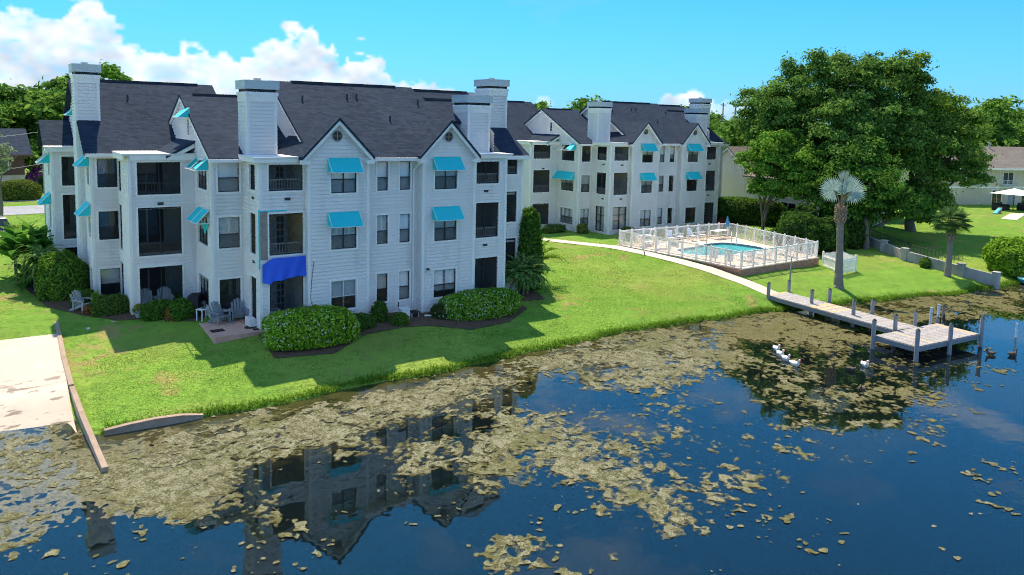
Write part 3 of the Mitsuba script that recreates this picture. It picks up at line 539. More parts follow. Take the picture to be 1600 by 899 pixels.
    roofs = [([(-10.85, 8.72), (-3.35, 8.72), (-3.35, 14.9), (-10.85, 14.9)], zA), ([(-10.85, 14.9), (-3.35, 14.9), (-3.35, 21.1), (-10.85, 21.1)], lambda x, y: zA(0, 14.9) - KR * (y - 14.9)),
             ([(-7.75, 5.7), (-6.44, 5.7), (-6.44, 9.7), (-7.75, 9.7)], lambda x, y: 8.2 + .55 * (x + 6.44)),
             ([(-6.53, 2.55), (-4.93, 2.55), (-4.93, 3.5), (-2.47, 3.5), (-2.47, 8.5), (-6.53, 8.5)], sl(2.55, 7.5, .5)), ([(-6.53, 8.5), (-2.47, 8.5), (-2.47, 13.5), (-6.53, 13.5)], lambda x, y: 10.475 - .5 * (y - 8.5)),
             ([(-2.75, .05), (5.35, .05), (5.35, 6.05), (-2.75, 6.05)], z2), ([(-2.75, 6.05), (5.35, 6.05), (5.35, 12.2), (-2.75, 12.2)], lambda x, y: z2(0, 6.05) - KR * (y - 6.05)),
             ([(5.35, 3.0), (8.6, 3.0), (8.6, 5.0), (5.35, 5.0)], z2), ([(5.35, 5.0), (8.6, 5.0), (8.6, 8.5), (5.35, 8.5)], lambda x, y: z2(0, 5) - KR * (y - 5)),
             ([(5.35, 3.7), (8.36, 3.7), (8.36, 1.9), (10.85, 1.9), (10.85, 8.0), (5.35, 8.0)], zQ), ([(5.35, 8.0), (10.85, 8.0), (10.85, 14.2), (5.35, 14.2)], lambda x, y: zQ(0, 8) - KR * (y - 8)),
             ([(-12.1, 15.4), (-10.4, 15.4), (-10.4, 17.8), (-12.1, 17.8)], sl(15.4, 7.5, KR)), ([(-12.1, 17.8), (-10.4, 17.8), (-10.4, 20.2), (-12.1, 20.2)], lambda x, y: 7.5 + KR * 2.4 - KR * (y - 17.8))]
    for c in (-1.57, 4.3):
        for s in (-1, 1):
            roofs.append(([(c, -.36), (c + s * 1.74, -.36), (c + s * 1.74, 3.9), (c, 3.9)], lambda x, y, c=c: 9.47 - 1.03 * abs(x - c)))
    for poly, zf in roofs: P('roof', prism(poly, zf, th), 'shingle')
    rk = []
    def rake(p0, p1, n, w=.2, t=.05):
        # white board hanging under a roof edge; n: outward horizontal normal
        p0, p1, n = map(np.array, (p0, p1, n)); d = np.array([0, 0, -1.0])
        a = np.array([p0, p1, p1 + d * w, p0 + d * w], float); b = a + np.array(n) * t
        rk.append(mk(np.vstack([a, b]), BF))
    for c in (-1.57, 4.3):
        for s in (-1, 1):
            rake((c, -.31, 9.47 - th), (c + s * 1.74, -.31, 7.68 - th), (0, 1.0, 0), .2, .05)
            rk.append(bx(c + s * 1.74, c + s * 1.36, -.30, .02, 7.34, 7.52))
            rk.append(prism([(c, -.30), (c + s * 1.7, -.30), (c + s * 1.7, .0), (c, .0)], lambda x, y, c=c: 9.47 - th - .01 - 1.03 * abs(x - c), .03))
    rake((-6.505, 2.6, 7.5 - th), (-6.505, 8.5, 10.475 - th), (1.0, 0, 0)); rake((-6.505, 8.5, 10.475 - th), (-6.505, 11.5, 8.97 - th), (1.0, 0, 0))
    rake((-2.71, 1.0, z2(0, 1.0) - th), (-2.71, 6.05, z2(0, 6.05) - th), (1.0, 0, 0)); rake((-2.71, 6.05, z2(0, 6.05) - th), (-2.71, 10, z2(0, 6.05) - KR * 3.95 - th), (1.0, 0, 0))
    rake((-3.4, 8.8, zA(0, 8.8) - th), (-3.4, 14.9, zA(0, 14.9) - th), (-1.0, 0, 0)); rake((-10.8, 8.8, zA(0, 8.8) - th), (-10.8, 14.9, zA(0, 14.9) - th), (1.0, 0, 0))
    rake((10.8, 2.0, zQ(0, 2.0) - th), (10.8, 8, zQ(0, 8) - th), (-1.0, 0, 0)); rake((-12.05, 15.45, 7.4), (-12.05, 17.8, 8.82), (1.0, 0, 0)); rake((-7.7, 5.74, 7.38), (-6.46, 5.74, 8.06), (0, 1.0, 0))
    for q in rk: P('rake_board', q)
    for q in ([bx(-10.0, -4.2, 14.78, 15.02, zA(0, 14.9) - .06, zA(0, 14.9) + .05), bx(-1.6, 4.3, 5.93, 6.17, z2(0, 6.05) - .06, z2(0, 6.05) + .05), bx(5.6, 8.3, 4.88, 5.12, z2(0, 5) - .06, z2(0, 5) + .05), bx(-5.9, -3.2, 8.38, 8.62, 10.42, 10.53), bx(5.7, 10.2, 7.88, 8.12, zQ(0, 8) - .06, zQ(0, 8) + .05)]): P('ridge_vent', q, 'ridge_black')
    for x, y, zf in ((-8.2, 13.2, zA), (-1.6, 4.4, z2), (.9, 4.7, z2), (1.45, 4.75, z2), (4.9, 4.4, z2), (2.5, 2.9, z2)): P('vent_pipe', cyl([x, y, zf(x, y) - .05], [x, y, zf(x, y) + .26], .05, n=8), 'dark_metal')
    # eaves, gutters, flat porch roofs
    for q in ([bx(-10.8, -9.3, 8.62, 8.76, 7.3, 7.45), bx(-6.6, -5.0, 2.42, 2.58, 7.32, 7.47), bx(-.02, 2.91, -.1, .06, 7.45, 7.6), bx(-10.6, -9.3, 8.76, 9.06, 7.28, 7.31), bx(-6.5, -5, 2.58, 2.86, 7.3, 7.33), bx(0, 2.9, .06, .55, 7.43, 7.46)]): P('gutter', q)
    for q in ([bx(-9.3, -6.44, 5.72, 5.78, 7.28, 7.5), bx(-9.6, -9.54, 5.75, 9.05, 7.28, 7.5), bx(-5.22, -3.3, .18, .24, 7.42, 7.6), bx(-5.26, -5.2, .2, 2.6, 7.42, 7.6), bx(5.95, 8.5, .38, .44, 7.5, 7.66), bx(8.56, 10.86, 1.83, 1.89, 7.33, 7.53), bx(-12.0, -10.4, 14.25, 14.31, 7.3, 7.5), bx(-12.06, -12.0, 14.27, 15.5, 7.3, 7.5),
                     bx(-9.3, -6.44, 5.78, 5.9, 7.26, 7.3), bx(-5.2, -2.94, .24, .42, 7.42, 7.46)]): P('fascia', q)
    for a in ((-9.62, -6.44, 5.68, 9.05, 7.5, 7.58), (-5.28, -3.25, .14, 2.6, 7.6, 7.67), (5.93, 8.55, .33, 3.85, 7.66, 7.74), (-12.1, -10.4, 14.2, 15.5, 7.5, 7.58)): P('flat_roof', bx(*a), 'flat_roofing')
    P('downspout', cat([cyl([2.62, .45, -.2], [2.62, .45, 7.0], .045, n=8), cyl([2.62, .45, 7.0], [2.8, .02, 7.35], .045, n=8), cyl([2.8, .02, 7.35], [2.8, -.03, 7.5], .045, n=8)]))
    # gable vents, lamps, drains
    for c in (-1.57, 4.3):
        k = part(B, 'gable_vent', trimesh.util.concatenate([cyl([c, .01, 8.62], [c, -.035, 8.62], .235, n=24)]), 'dark_metal', to=tm)
        part(k, 'muntin', cat([bx(c - .02, c + .02, -.06, -.03, 8.4, 8.84), bx(c - .22, c + .22, -.06, -.03, 8.6, 8.64)]), 'boot_tan', to=tm)
        part(k, 'ring', trimesh.creation.annulus(.22, .265, .07, sections=24, transform=trimesh.transformations.translation_matrix([c, -.02, 8.62]) @ trimesh.transformations.rotation_matrix(math.pi / 2, [1, 0, 0])), 'plain_grey', to=tm)
    k = part(B, 'slit_vent', L2.box(-7.15, -6.85, 8.45, 9.25, -.02, .03), 'dark_metal', to=tm); part(k, 'frame', L2.frame(-7.2, -6.8, 8.4, 9.3, .05, 0, .045), 'white_trim', to=tm)
    for fr, u, zs in ((D, -3.75, (5.78, 2.9)), (P2, 7.0, (5.75, 2.86)), (L3, -1.25, (5.8, 2.9)), (Bf, -8, (5.2,))):
        for z in zs: P('scupper', fr.box(u - .13, u + .13, z - .06, z + .06, .0, .05), 'dark_metal')
    chimney(B, -10.87, -9.8, 11.3, 12.6, -.5, 11.87, tm); chimney(B, -4.93, -3.6, 2.3, 3.62, 7.4, 11.07, tm)
    chimney(B, 6.87, 8.26, 2.3, 3.75, 7.5, 10.83, tm); chimney(B, 9.72, 10.9, 4.5, 6.0, 8.5, 11.9, tm)
    for (a, b) in ((-2.03, -.5), (3.4, 5.0)):
        for z in (7.62, 5.12): awning(B, G, a, b, z, .64, .6, tm)
    if first:
        awning(B, L2, -5.2, -3.2, 7.48, .55, .62, tm, 'bones'); awning(B, L2, -5.1, -3.1, 5.1, .6, .62, tm, 'slope')
        awning(B, LA, -10.6, -9.15, 7.4, .6, .62, tm); awning(B, LA, -10.6, -9.15, 4.98, .6, .62, tm)
        awning(B, LW, -16.4, -15.1, 7.2, .55, .62, tm, 'bones'); awning(B, LW, -16.4, -15.1, 5.0, .6, .62, tm)
        awning(B, L2, -7.55, -6.5, 9.78, .48, .62, tm); awning(B, LA, -14.2, -13.2, 9.75, .48, .62, tm)
    else:
        awning(B, L2, -5.9, -3.3, 7.5, .6, .62, tm, 'bones'); awning(B, L2, -5.95, -3.35, 5.02, .66, .62, tm)
B1 = thing('apartment_building', 'nearest three-storey grey clapboard apartment block with a blue tarp on one porch', 'building')
building(B1, None, True)
M2 = T().translate([33.21, 13.55, 0.22]).rotate([0, 0, 1], -2.398)
B2 = thing('apartment_building', 'farther three-storey grey clapboard apartment block behind the pool', 'building')
building(B2, M2, False)
# bare sheathing, torn wrap and tarp on the damaged porch of the nearest block
dam = front(.41)
part(B1, 'bare_sheathing', dam.box(-4.98, -4.66, 3.1, 5.25, .024, .05), 'wood_raw', label='bare weathered sheathing where siding is missing')
part(B1, 'house_wrap', cat([dam.box(-5.07, -5.0, 2.7, 5.35, .05, .06), dam.box(-4.98, -3.8, 5.25, 5.30, .05, .062)]), 'awning_teal', label='torn strip of turquoise house wrap at the porch corner')
nu, nz = 26, 12
uu, zz = np.meshgrid(np.linspace(-4.93, -2.95, nu), np.linspace(0, 1, nz))
_bot = 2.24 - .14 * np.clip((-3.0 - uu) / 2, 0, 1) - .15 * np.clip((-4.4 - uu) / .3, 0, 1) * np.clip((uu + 4.95) / .25, 0, 1) + .03 * np.sin(uu * 5)
_top = 3.16 - .25 * np.clip((-4.5 - uu) / .4, 0, 1)
zt_ = _top * (1 - zz) + _bot * zz
dd = .15 + .05 * np.sin(uu * 11 + zz * 3) * zz + .10 * np.exp(-((uu + 4.45) / .3) ** 2) * zz
ii = (np.arange(nz - 1)[:, None] * nu + np.arange(nu - 1)[None]).ravel()
solo('tarp', mk(dam.P(uu, zt_, dd).reshape(-1, 3), np.vstack([np.c_[ii, ii + 1, ii + nu + 1], np.c_[ii, ii + nu + 1, ii + nu]])), 'tarp_blue', 'bright blue tarp hung below the damaged second-floor porch', 'tarp', smooth=True)
# ---------------------------------------------------------------- floating algae and shore
def region(pts): return Polygon(pts).buffer(0)
_reg = [(.80, region([(-14.8, -3.2), (-12.4, -7.3), (-9.1, -6.0), (-5.6, -6.6), (0.2, -6.6), (3.9, -6.2), (6.9, -5.7), (10.5, -5.5), (16.4, -6.2), (9.9, -8.7), (5.2, -8.4), (1.8, -8.6), (-0.4, -9.2), (-2.9, -9.3), (-6.0, -10.3), (-8.4, -10.1), (-10.3, -12.6), (-11.2, -12.4), (-12.4, -10.9), (-14.9, -7.9)])),
        (.62, region([(0.8, -10.9), (2.9, -11.4), (2.7, -13.4), (1.8, -15.4), (2.0, -17.8), (0.6, -17.8), (-0.5, -16.2), (-2.1, -16.1), (-4.1, -15.3), (-2.8, -13.6)])),
        (.50, region([(4.1, -12.9), (6.2, -15.7), (5.1, -16.9), (3.0, -15.6)])), (.62, region([(0.6, -17.6), (1.5, -18.4), (0.4, -20.7), (-1.2, -21.0), (-1.2, -19.6), (-1.1, -17.7)])),
        (.66, region([(-2.4, -19.2), (-1.5, -20.2), (-2.1, -20.6), (-2.8, -19.9)])), (.6, region([(2.0, -18.8), (2.7, -19.9), (1.6, -20.1), (1.4, -19.5)])), (.42, region([(4.4, -18.2), (5.7, -19.6), (5.0, -19.9), (3.7, -18.8)])),
        (.42, region([(-7.6, -9.5), (-4.9, -10.0), (0.7, -9.3), (0.8, -10.9), (-2.5, -12.7), (-4.7, -15.3), (-5.7, -15.2), (-5.7, -11.8)])),
        (.78, region([(18.6, -6.1), (23.2, -6.6), (23.6, -10.8), (21.6, -13.0), (18.0, -13.4), (17.2, -11.2), (16.0, -9.2)])),
        (.70, region([(25.6, -7.0), (32.9, -8.6), (38.3, -10.0), (44, -11), (42.6, -12.6), (35.4, -14.2), (29.6, -12.8), (25.2, -12.6)])),
        (.36, region([(13.0, -10.5), (20, -13.6), (21.2, -16.2), (15.7, -18.5), (8.0, -19.4), (9.1, -15.0)])), (.62, region([(8.9, -5.2), (18.4, -6.0), (14.8, -10.9), (8.3, -12.0), (5.3, -10.9), (4.5, -8.6)])),
        (.52, region([(-15.0, -9.2), (-13.7, -10.4), (-14.1, -12.0), (-15.0, -12.1)])), (.52, region([(-4.5, -17.5), (-3.6, -18.8), (-4.6, -19.7), (-5.7, -19.1)])), (.36, region([(-9.3, -12.0), (-8.1, -12.3), (-9.2, -15.2), (-10.0, -14.6)])),
        (.30, region([(4, -9), (18, -11), (26, -17), (14, -22), (2, -20), (2, -12)]))]
st = 0.055
ax_, ay_ = np.arange(-18, 46, st), np.arange(-25, -2.8, st)
AX, AY = np.meshgrid(ax_, ay_)
# density on a coarse grid, softened, then read at the fine one
cx_, cy_ = np.arange(-18.5, 47, .25), np.arange(-25.5, -2, .25)
CX, CY = np.meshgrid(cx_, cy_)
dens = np.full(CX.shape, .10)
for w_, P_ in _reg: dens = np.maximum(dens, np.where(shapely.contains_xy(P_, CX, CY), w_, 0))
from scipy.ndimage import gaussian_filter, map_coordinates
dens = gaussian_filter(dens, 2.2)
den = map_coordinates(dens, [(AY - cy_[0]) / .25, (AX - cx_[0]) / .25], order=1)
WX, WY = AX + .35 * (meshkit.fbm(np.stack([AX * 1.3, AY * 1.3, AX * 0], -1), 2, 51) - .5), AY + .35 * (meshkit.fbm(np.stack([AX * 1.3 + 9, AY * 1.3, AX * 0], -1), 2, 52) - .5)
def fb(s, o, sd): return meshkit.fbm(np.stack([WX * s, WY * s, AX * 0], -1), o, sd)
fld = .30 * fb(.45, 2, 3) + .34 * fb(1.5, 4, 8) + .28 * fb(4.4, 2, 5) + .17 * meshkit.noise(np.stack([AX * 9.5, AY * 9.5, AX * 0], -1), 4)
fld = (fld - .545) * 2.6 + .5
val = fld - (1.02 - den * 1.02)

_ru, _rv = AX * .87 + AY * .5, -AX * .5 + AY * .87
rip = np.abs(2 * meshkit.fbm(np.stack([_ru * .55 + .3 * WX, _rv * 1.5, AX * 0], -1), 3, 61) - 1)
val = val - .42 * np.clip(1 - rip / .13, 0, 1)
inside = shapely.contains_xy(LAKE.buffer(.12), AX, AY)
val = np.where(inside, val, -1)
def contour(val, ax_, ay_, z):
    """filled contour val > 0 as triangles (marching squares)"""
    ny, nx = val.shape
    c = [(0, 0), (0, 1), (1, 1), (1, 0)]
    v = np.stack([val[dy:ny - 1 + dy, dx:nx - 1 + dx] for dy, dx in c], -1)
    m = (v > 0)
    code = m @ np.array([1, 2, 4, 8])
    jj, ii = np.nonzero(code > 0)
    V, n = [], 0
    x0, y0 = ax_[ii], ay_[jj]; s = ax_[1] - ax_[0]
    cv = v[jj, ii]; cm = m[jj, ii]; cc = code[jj, ii]
    px = np.stack([x0, x0 + s, x0 + s, x0], 1); py = np.stack([y0, y0, y0 + s, y0 + s], 1)
    out = []
    for k in range(1, 16):
        sel = np.nonzero(cc == k)[0]
        if not len(sel): continue
        ring = []
        for a in range(4):
            b = (a + 1) % 4
            if k >> a & 1: ring.append((px[sel, a], py[sel, a]))
            if (k >> a & 1) != (k >> b & 1):
                t = cv[sel, a] / (cv[sel, a] - cv[sel, b])
                ring.append((px[sel, a] + t * (px[sel, b] - px[sel, a]), py[sel, a] + t * (py[sel, b] - py[sel, a])))
        for q in range(1, len(ring) - 1):
            out.append(np.stack([np.stack(ring[0], -1), np.stack(ring[q], -1), np.stack(ring[q + 1], -1)], 1))
    t = np.vstack(out)
    return t
tri = contour(val, ax_, ay_, 0)
_vx = tri.reshape(-1, 2)
_zz = WATER + .012 + .020 * meshkit.noise(np.c_[_vx * 7, _vx[:, :1] * 0], 6)
put('floating_algae', mk(np.c_[_vx, _zz], np.arange(len(_vx)).reshape(-1, 3)), 'algae')
tri = contour(np.where(inside, val + .24 * (.35 + fb(2.6, 2, 44)) * np.clip(den / .5, 0, 1) ** 1.5 - .06 * (den < .2) + .38 * np.clip((-8.8 - AX) / 2.2, 0, 1) * np.clip((AY + 12.6) / 2.5, 0, 1), -1), ax_, ay_, 0)
_vy = tri.reshape(-1, 2)
put('sunken_weed', mk(np.c_[_vy, np.full(len(_vy), WATER + .005)], np.arange(len(_vy)).reshape(-1, 3)), 'wet_weed')
tag('sunken_weed', 'dark wet weed just under the surface round the algae mats', 'algae', None, 'stuff')
tag('floating_algae', 'tan and olive mats of algae floating on the pond', 'algae', None, 'stuff')

rng = np.random.default_rng(7)
def lush(r, n, lo, hi, spread=.25):
    """vertex colours: n leaf colours between two greens"""
    t = np.clip(r.random(n) + spread * r.standard_normal(n), 0, 1)[:, None]
    return np.minimum(1.5 * (np.asarray(lo) * (1 - t) + np.asarray(hi) * t), .85)
def leaves(c, nrm, size, r, lo, hi, aspect=.5, tilt=.6, curl=0.0):
    """diamond leaves at points c facing roughly along nrm"""
    n = len(c)
    size = np.broadcast_to(size, n)[:, None]
    nn = nrm + tilt * r.standard_normal((n, 3)); nn /= np.linalg.norm(nn, axis=1, keepdims=True) + 1e-9
    a = np.cross(nn, r.standard_normal((n, 3))); a /= np.linalg.norm(a, axis=1, keepdims=True) + 1e-9
    b = np.cross(nn, a)
    v = np.stack([c - a * size, c + b * size * aspect + nn * size * .12, c + a * size - nn * size * curl, c - b * size * aspect + nn * size * .12], 1).reshape(-1, 3)
    k = np.arange(n)[:, None] * 4
    f = np.vstack([k + [0, 1, 2], k + [0, 2, 3]])
    return mk(v, f), np.repeat(lush(r, n, lo, hi), 4, 0)
def blades(c, h, w, r, lo, hi, lean=.35):
    n = len(c); th = r.random(n) * 6.283
    a = np.c_[np.cos(th), np.sin(th), th * 0]; l = np.c_[r.standard_normal((n, 2)) * lean, np.ones(n)]
    h = np.broadcast_to(h, n)[:, None]
    v = np.stack([c - a * w, c + a * w, c + l * h], 1).reshape(-1, 3)
    return mk(v, np.arange(3 * n).reshape(-1, 3)), np.repeat(lush(r, n, lo, hi), 3, 0)
# grass hanging over the bank
_ok = (_s[:, 0] > -12.2) & (_s[:, 0] < 47)
_b = _s[_ok]
_i = rng.integers(0, len(_b) - 1, 15000); _u = rng.random(15000)[:, None]
_p = _b[_i] * (1 - _u) + _b[_i + 1] * _u
_p = _p + np.c_[rng.normal(0, .05, 15000), np.abs(rng.normal(0, .22, 15000)) - .08]
_tall = .04 + .17 * meshkit.fbm(np.c_[_p * .9, _p[:, :1] * 0], 3, 4) + .05 * rng.random(15000)
_m, _c = blades(np.c_[_p, ground_z(_p[:, 0], _p[:, 1]) - .02], _tall, .022, rng, (.065, .15, .013), (.16, .26, .03), .5)
put('bank_grass', _m, 'leaf', color=_c); tag('bank_grass', 'longer grass overhanging the pond bank', 'grass', None, 'stuff')
# sparse rough tufts on the lawn near the camera side
_n = 110000
_p = np.c_[rng.uniform(-12, 26, _n), rng.uniform(-5.5, 10, _n)]
_k = (_p[:, 1] < 1.2) | (_p[:, 0] > 8.8)
_k &= ~((_p[:, 0] > 23.6) & (_p[:, 1] > -2.9)) & shapely.contains_xy(LAKE.buffer(-.1).envelope, _p[:, 0], -20 + 0 * _p[:, 0])
_p = _p[_k & ~shapely.contains_xy(LAKE.buffer(.15), _p[:, 0], _p[:, 1])]
_p = _p[~((_p[:, 0] < -4.6) & (_p[:, 0] > -7.2) & (_p[:, 1] > -.2))]
_p = _p[~((_p[:, 0] > 22.8) & (_p[:, 1] < -2) & (_p[:, 1] > -6.5))]
_m, _c = blades(np.c_[_p, ground_z(_p[:, 0], _p[:, 1]) - .01], .02 + .035 * rng.random(len(_p)), .014, rng, (.08, .17, .016), (.15, .245, .03), .7)
put('lawn_tufts', _m, 'leaf', color=_c); tag('lawn_tufts', 'loose tufts of grass standing out of the mown lawn', 'grass', None, 'stuff')

# ---------------------------------------------------------------- beds, patio, paths
def blob(pts, r=.35): return Polygon(pts).buffer(r).buffer(-r * .5)
struct('mulch_bed', drape(blob([(-5.0, .3), (-5.1, -2.2), (-2.9, -2.7), (-.9, -1.4), (1.2, -1.25), (2.6, -1.5), (4.2, -2.5), (6.6, -2.2), (8.6, -.9), (8.9, 1.5), (6, .7), (2.9, .6), (0, .3)]), .7, .025), 'mulch', False, 'bare brown soil bed along the foot of the nearest block')
struct('mulch_bed', drape(blob([(-13.2, 14.5), (-12.4, 9.2), (-11.2, 7.2), (-9.9, 5.55), (-8.9, 5.2), (-7.0, 3.5), (-6.5, 4.0), (-6.4, 5.8), (-9.3, 6), (-9.4, 9), (-10.5, 9.2), (-10.8, 12), (-11.8, 15)]), .7, .025), 'mulch', False, 'soil bed under the shrubs at the left end of the nearest block')
struct('mulch_bed', drape(blob([(9.3, 2.2), (9.2, .4), (10.6, .2), (11.0, 1.6), (10.8, 2.6)]), .5, .027), 'mulch', False, 'soil ring under the small palm at the corner of the nearest block')
struct('patio', bx(-7.05, -4.75, .15, 2.85, -.6, -.04), 'paver_pink', False, 'pink paved patio with two grey garden chairs')
struct('stepping_slab', bx(-10.3, -9.42, 5.35, 5.75, -.4, -.12), 'paver_pink', False, 'short pink brick edging by the corner post')
_c1 = np.array([(18.6, 18.6), (20.6, 16.6), (22.2, 14.2), (22.9, 11.4), (23.45, 8.2), (23.62, 5), (23.65, 2), (23.85, -.4), (23.95, -3.1), (24.2, -5.35)])
struct('path', drape(LineString(_c1).buffer(.55, cap_style=2), .5, .03), 'concrete_pale', False, 'narrow pale concrete path running past the pool to the dock')
for i, w_ in enumerate(((-5.66, -.05), )): pass

# ---------------------------------------------------------------- boat ramp timbers
def beam(pts, w, h, z0=None):
    ms = []
    pts = np.asarray(pts, float)
    for a, b in zip(pts[:-1], pts[1:]):
        d = (b - a)[:2]; d /= np.linalg.norm(d); n = np.array([-d[1], d[0]]) * w / 2
        v = []
        for q in (a, b):
            for s in (-1, 1): v += [[*(q[:2] + s * n), q[2]], [*(q[:2] + s * n), q[2] - h]]
        v = np.array(v)
        ms.append(trimesh.convex.convex_hull(v))
    return ms
k = thing('timber_kerb', 'long weathered timber kerb between the boat ramp and the lawn', 'kerb')
_kb = [(-12.37, 7.15, -.10), (-12.46, 3.6, -.24), (-12.53, 1.57, -.36), (-12.54, -1.4, -.62)], [(-12.53, -1.5, -.66), (-12.47, -4.2, -.86), (-12.34, -8.6, -1.02)]
for seg in _kb:
    for m in beam(seg, .17, .34): part(k, 'beam', m, 'timber')
k = thing('retaining_timber', 'weathered timber retaining edge at the lawn corner on the pond', 'retaining wall')
_rt = np.array([(-11.98, -5.60, -1.04), (-11.2, -5.64, -.97), (-10.4, -5.70, -.93), (-9.6, -5.73, -.97), (-8.9, -5.74, -1.10)])
for m in beam(_rt, .13, .55): part(k, 'beam', m, 'timber')
for m in beam(_rt + [0, .02, .03], .20, .05): part(k, 'cap', m, 'timber')
# ---------------------------------------------------------------- shrubs
def sphere_pts(n, r, up=-.35):
    z = r.uniform(up, 1, n); t = r.uniform(0, 6.2832, n); s = np.sqrt(1 - z * z)
    return np.c_[s * np.cos(t), s * np.sin(t), z]
def supr(d, p): return (np.abs(d) ** p).sum(1, keepdims=True) ** (-1 / p)
GL, GH = (.04, .11, .012), (.15, .29, .03)
def bush(name, label, cat_, x, y, rx, ry, h, n=2500, size=.07, lo=GL, hi=GH, pw=2.4, flowers=0, fcol=(.75, .75, .78), seed=1, group=None, lump=.18, rot=0.0, aspect=.5):
    r = np.random.default_rng(seed)
    z = gz(x, y) - .05
    k = thing(name, label, cat_, group)
    c, s = math.cos(rot), math.sin(rot); Rm = np.array([[c, -s, 0], [s, c, 0], [0, 0, 1.0]])
    def surf(d):
        q = d * supr(d, pw) * np.array([rx, ry, h * .62]) 
        q = q * (1 + lump * (meshkit.fbm(d * 2.6 + seed, 3, seed)[:, None] - .5) * 2)
        return np.c_[q[:, 0], q[:, 1], q[:, 2] + h * .38] @ Rm.T + [x, y, z]
    d = sphere_pts(n, r, -.62)
    p = surf(d); nn = d + [0, 0, .35]
    p = p + r.normal(0, .35 * size, (n, 3)) - d * np.abs(r.normal(0, size * .9, n))[:, None]
    p[:, 2] = np.maximum(p[:, 2], z + .03)
    m, col = leaves(p, nn, size * r.uniform(.7, 1.3, n), r, lo, hi, aspect, .55)
    part(k, 'foliage', m, 'leaf', color=col)
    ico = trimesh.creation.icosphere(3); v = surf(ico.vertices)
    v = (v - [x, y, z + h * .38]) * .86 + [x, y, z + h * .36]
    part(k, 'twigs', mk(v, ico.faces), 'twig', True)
    if flowers:
        d = sphere_pts(flowers, r, -.45); d = d[(d @ np.array([-.45, -.75, -.15])) > r.uniform(-.6, .6, flowers)]
        p = surf(d) + d * size * .5
        m, col = leaves(p, d + [0, -.3, .3], .036, r, np.array(fcol) * .8, fcol, .9, .4)
        part(k, 'blossom', m, 'leaf', color=col, kind='stuff')
    return k
bush('clipped_hedge', 'big boxy clipped hedge with white blossom in front of the damaged porch', 'hedge', -3.25, -1.1, 2.0, 1.35, 1.35, 9000, .07, (.07, .17, .012), (.30, .48, .04), 3.6, 420, seed=11, lump=.08, rot=-.1)
bush('shrub_mound', 'broad rounded shrub mound with white blossom below the right porch', 'shrub', 5.9, -.75, 2.35, 1.15, 1.25, 9000, .07, (.055, .15, .012), (.24, .42, .04), 2.6, 520, seed=12, lump=.12)
bush('shrub', 'dark low shrub at the left foot of the flowering mound', 'shrub', 3.7, -.75, .65, .5, .72, 1800, .06, (.03, .055, .02), (.085, .12, .035), seed=13, flowers=30)
bush('shrub', 'low green shrub between the boxy hedge and the building corner', 'shrub', -.85, -.75, .8, .5, .72, 2000, .06, (.035, .09, .015), (.10, .19, .03), seed=14)
bush('shrub', 'spiky green shrub against the wall right of the building corner', 'shrub', .42, -.35, .38, .32, 1.0, 1300, .07, (.03, .08, .012), (.10, .19, .03), seed=15, lump=.35)
bush('shrub', 'small round clipped shrub beside the white utility box', 'shrub', 1.2, -.95, .45, .42, .58, 1300, .05, (.04, .10, .015), (.13, .24, .03), seed=16, lump=.08)
bush('shrub', 'clipped shrub bed in front of the leftmost ground-floor window', 'shrub', -10.1, 6.9, .85, .65, .85, 2600, .06, (.04, .09, .015), (.13, .20, .035), 3.0, seed=17)
bush('shrub', 'green shrub left of the orange croton under the left porch', 'shrub', -8.35, 4.95, .75, .5, .85, 2400, .07, (.03, .09, .015), (.11, .22, .03), seed=18, lump=.25)
bush('shrub', 'green shrub right of the orange croton under the left porch', 'shrub', -7.45, 4.25, .62, .5, .95, 2200, .07, (.03, .09, .015), (.12, .24, .03), seed=19, lump=.25)
bush('croton', 'orange-leaved croton between two green shrubs under the left porch', 'plant', -7.95, 4.25, .26, .24, .62, 420, .07, (.22, .05, .02), (.48, .22, .06), seed=20, lump=.4)
bush('croton', 'red and yellow croton by the grey chair in the left bed', 'plant', -10.95, 7.2, .3, .25, .45, 360, .07, (.25, .05, .03), (.42, .20, .05), seed=21, lump=.4)
bush('shrub', 'big bright shrub at the left end of the nearest block', 'shrub', -11.75, 10.9, 1.15, 1.1, 2.3, 5600, .09, (.035, .10, .015), (.17, .29, .04), 2.2, seed=22, lump=.3, aspect=.35)
bush('shrub', 'dense green shrub behind the strap-leaved plants in the left bed', 'shrub', -12.2, 14.6, .95, 1.2, 1.9, 3600, .10, (.03, .09, .015), (.12, .23, .03), 2.2, seed=33, lump=.35, aspect=.35)
bush('shrub', 'low dark shrub beside the grey chair in the left bed', 'shrub', -11.05, 8.6, .6, .5, .85, 1800, .06, (.03, .09, .015), (.09, .18, .03), seed=23)
bush('shrub', 'yellow-green sapling in front of the narrow ground-floor window', 'plant', -10.62, 7.75, .22, .2, .9, 420, .07, (.12, .24, .03), (.24, .38, .05), seed=24, lump=.4)
bush('shrub', 'small shrub under the ground-floor windows of the farther block', 'shrub', 29.6, 13.2, .7, .5, .75, 1200, .08, (.04, .10, .015), (.13, .22, .03), seed=25)
bush('shrub', 'flowering plants in the bed left of the farther block entrance', 'plant', 25.0, 17.4, 1.2, .5, .75, 1200, .09, (.04, .09, .015), (.14, .20, .05), seed=26, lump=.5)
bush('shrub', 'yellowish plant by the awning wall of the farther block', 'plant', 26.9, 15.9, .5, .4, .9, 800, .09, (.08, .13, .02), (.22, .24, .06), seed=27, lump=.5)
bush('croton', 'red-leaved plant at the right corner of the farther block', 'plant', 41.3, 13.0, .45, .4, .8, 700, .09, (.14, .02, .02), (.30, .07, .04), seed=28, lump=.4)
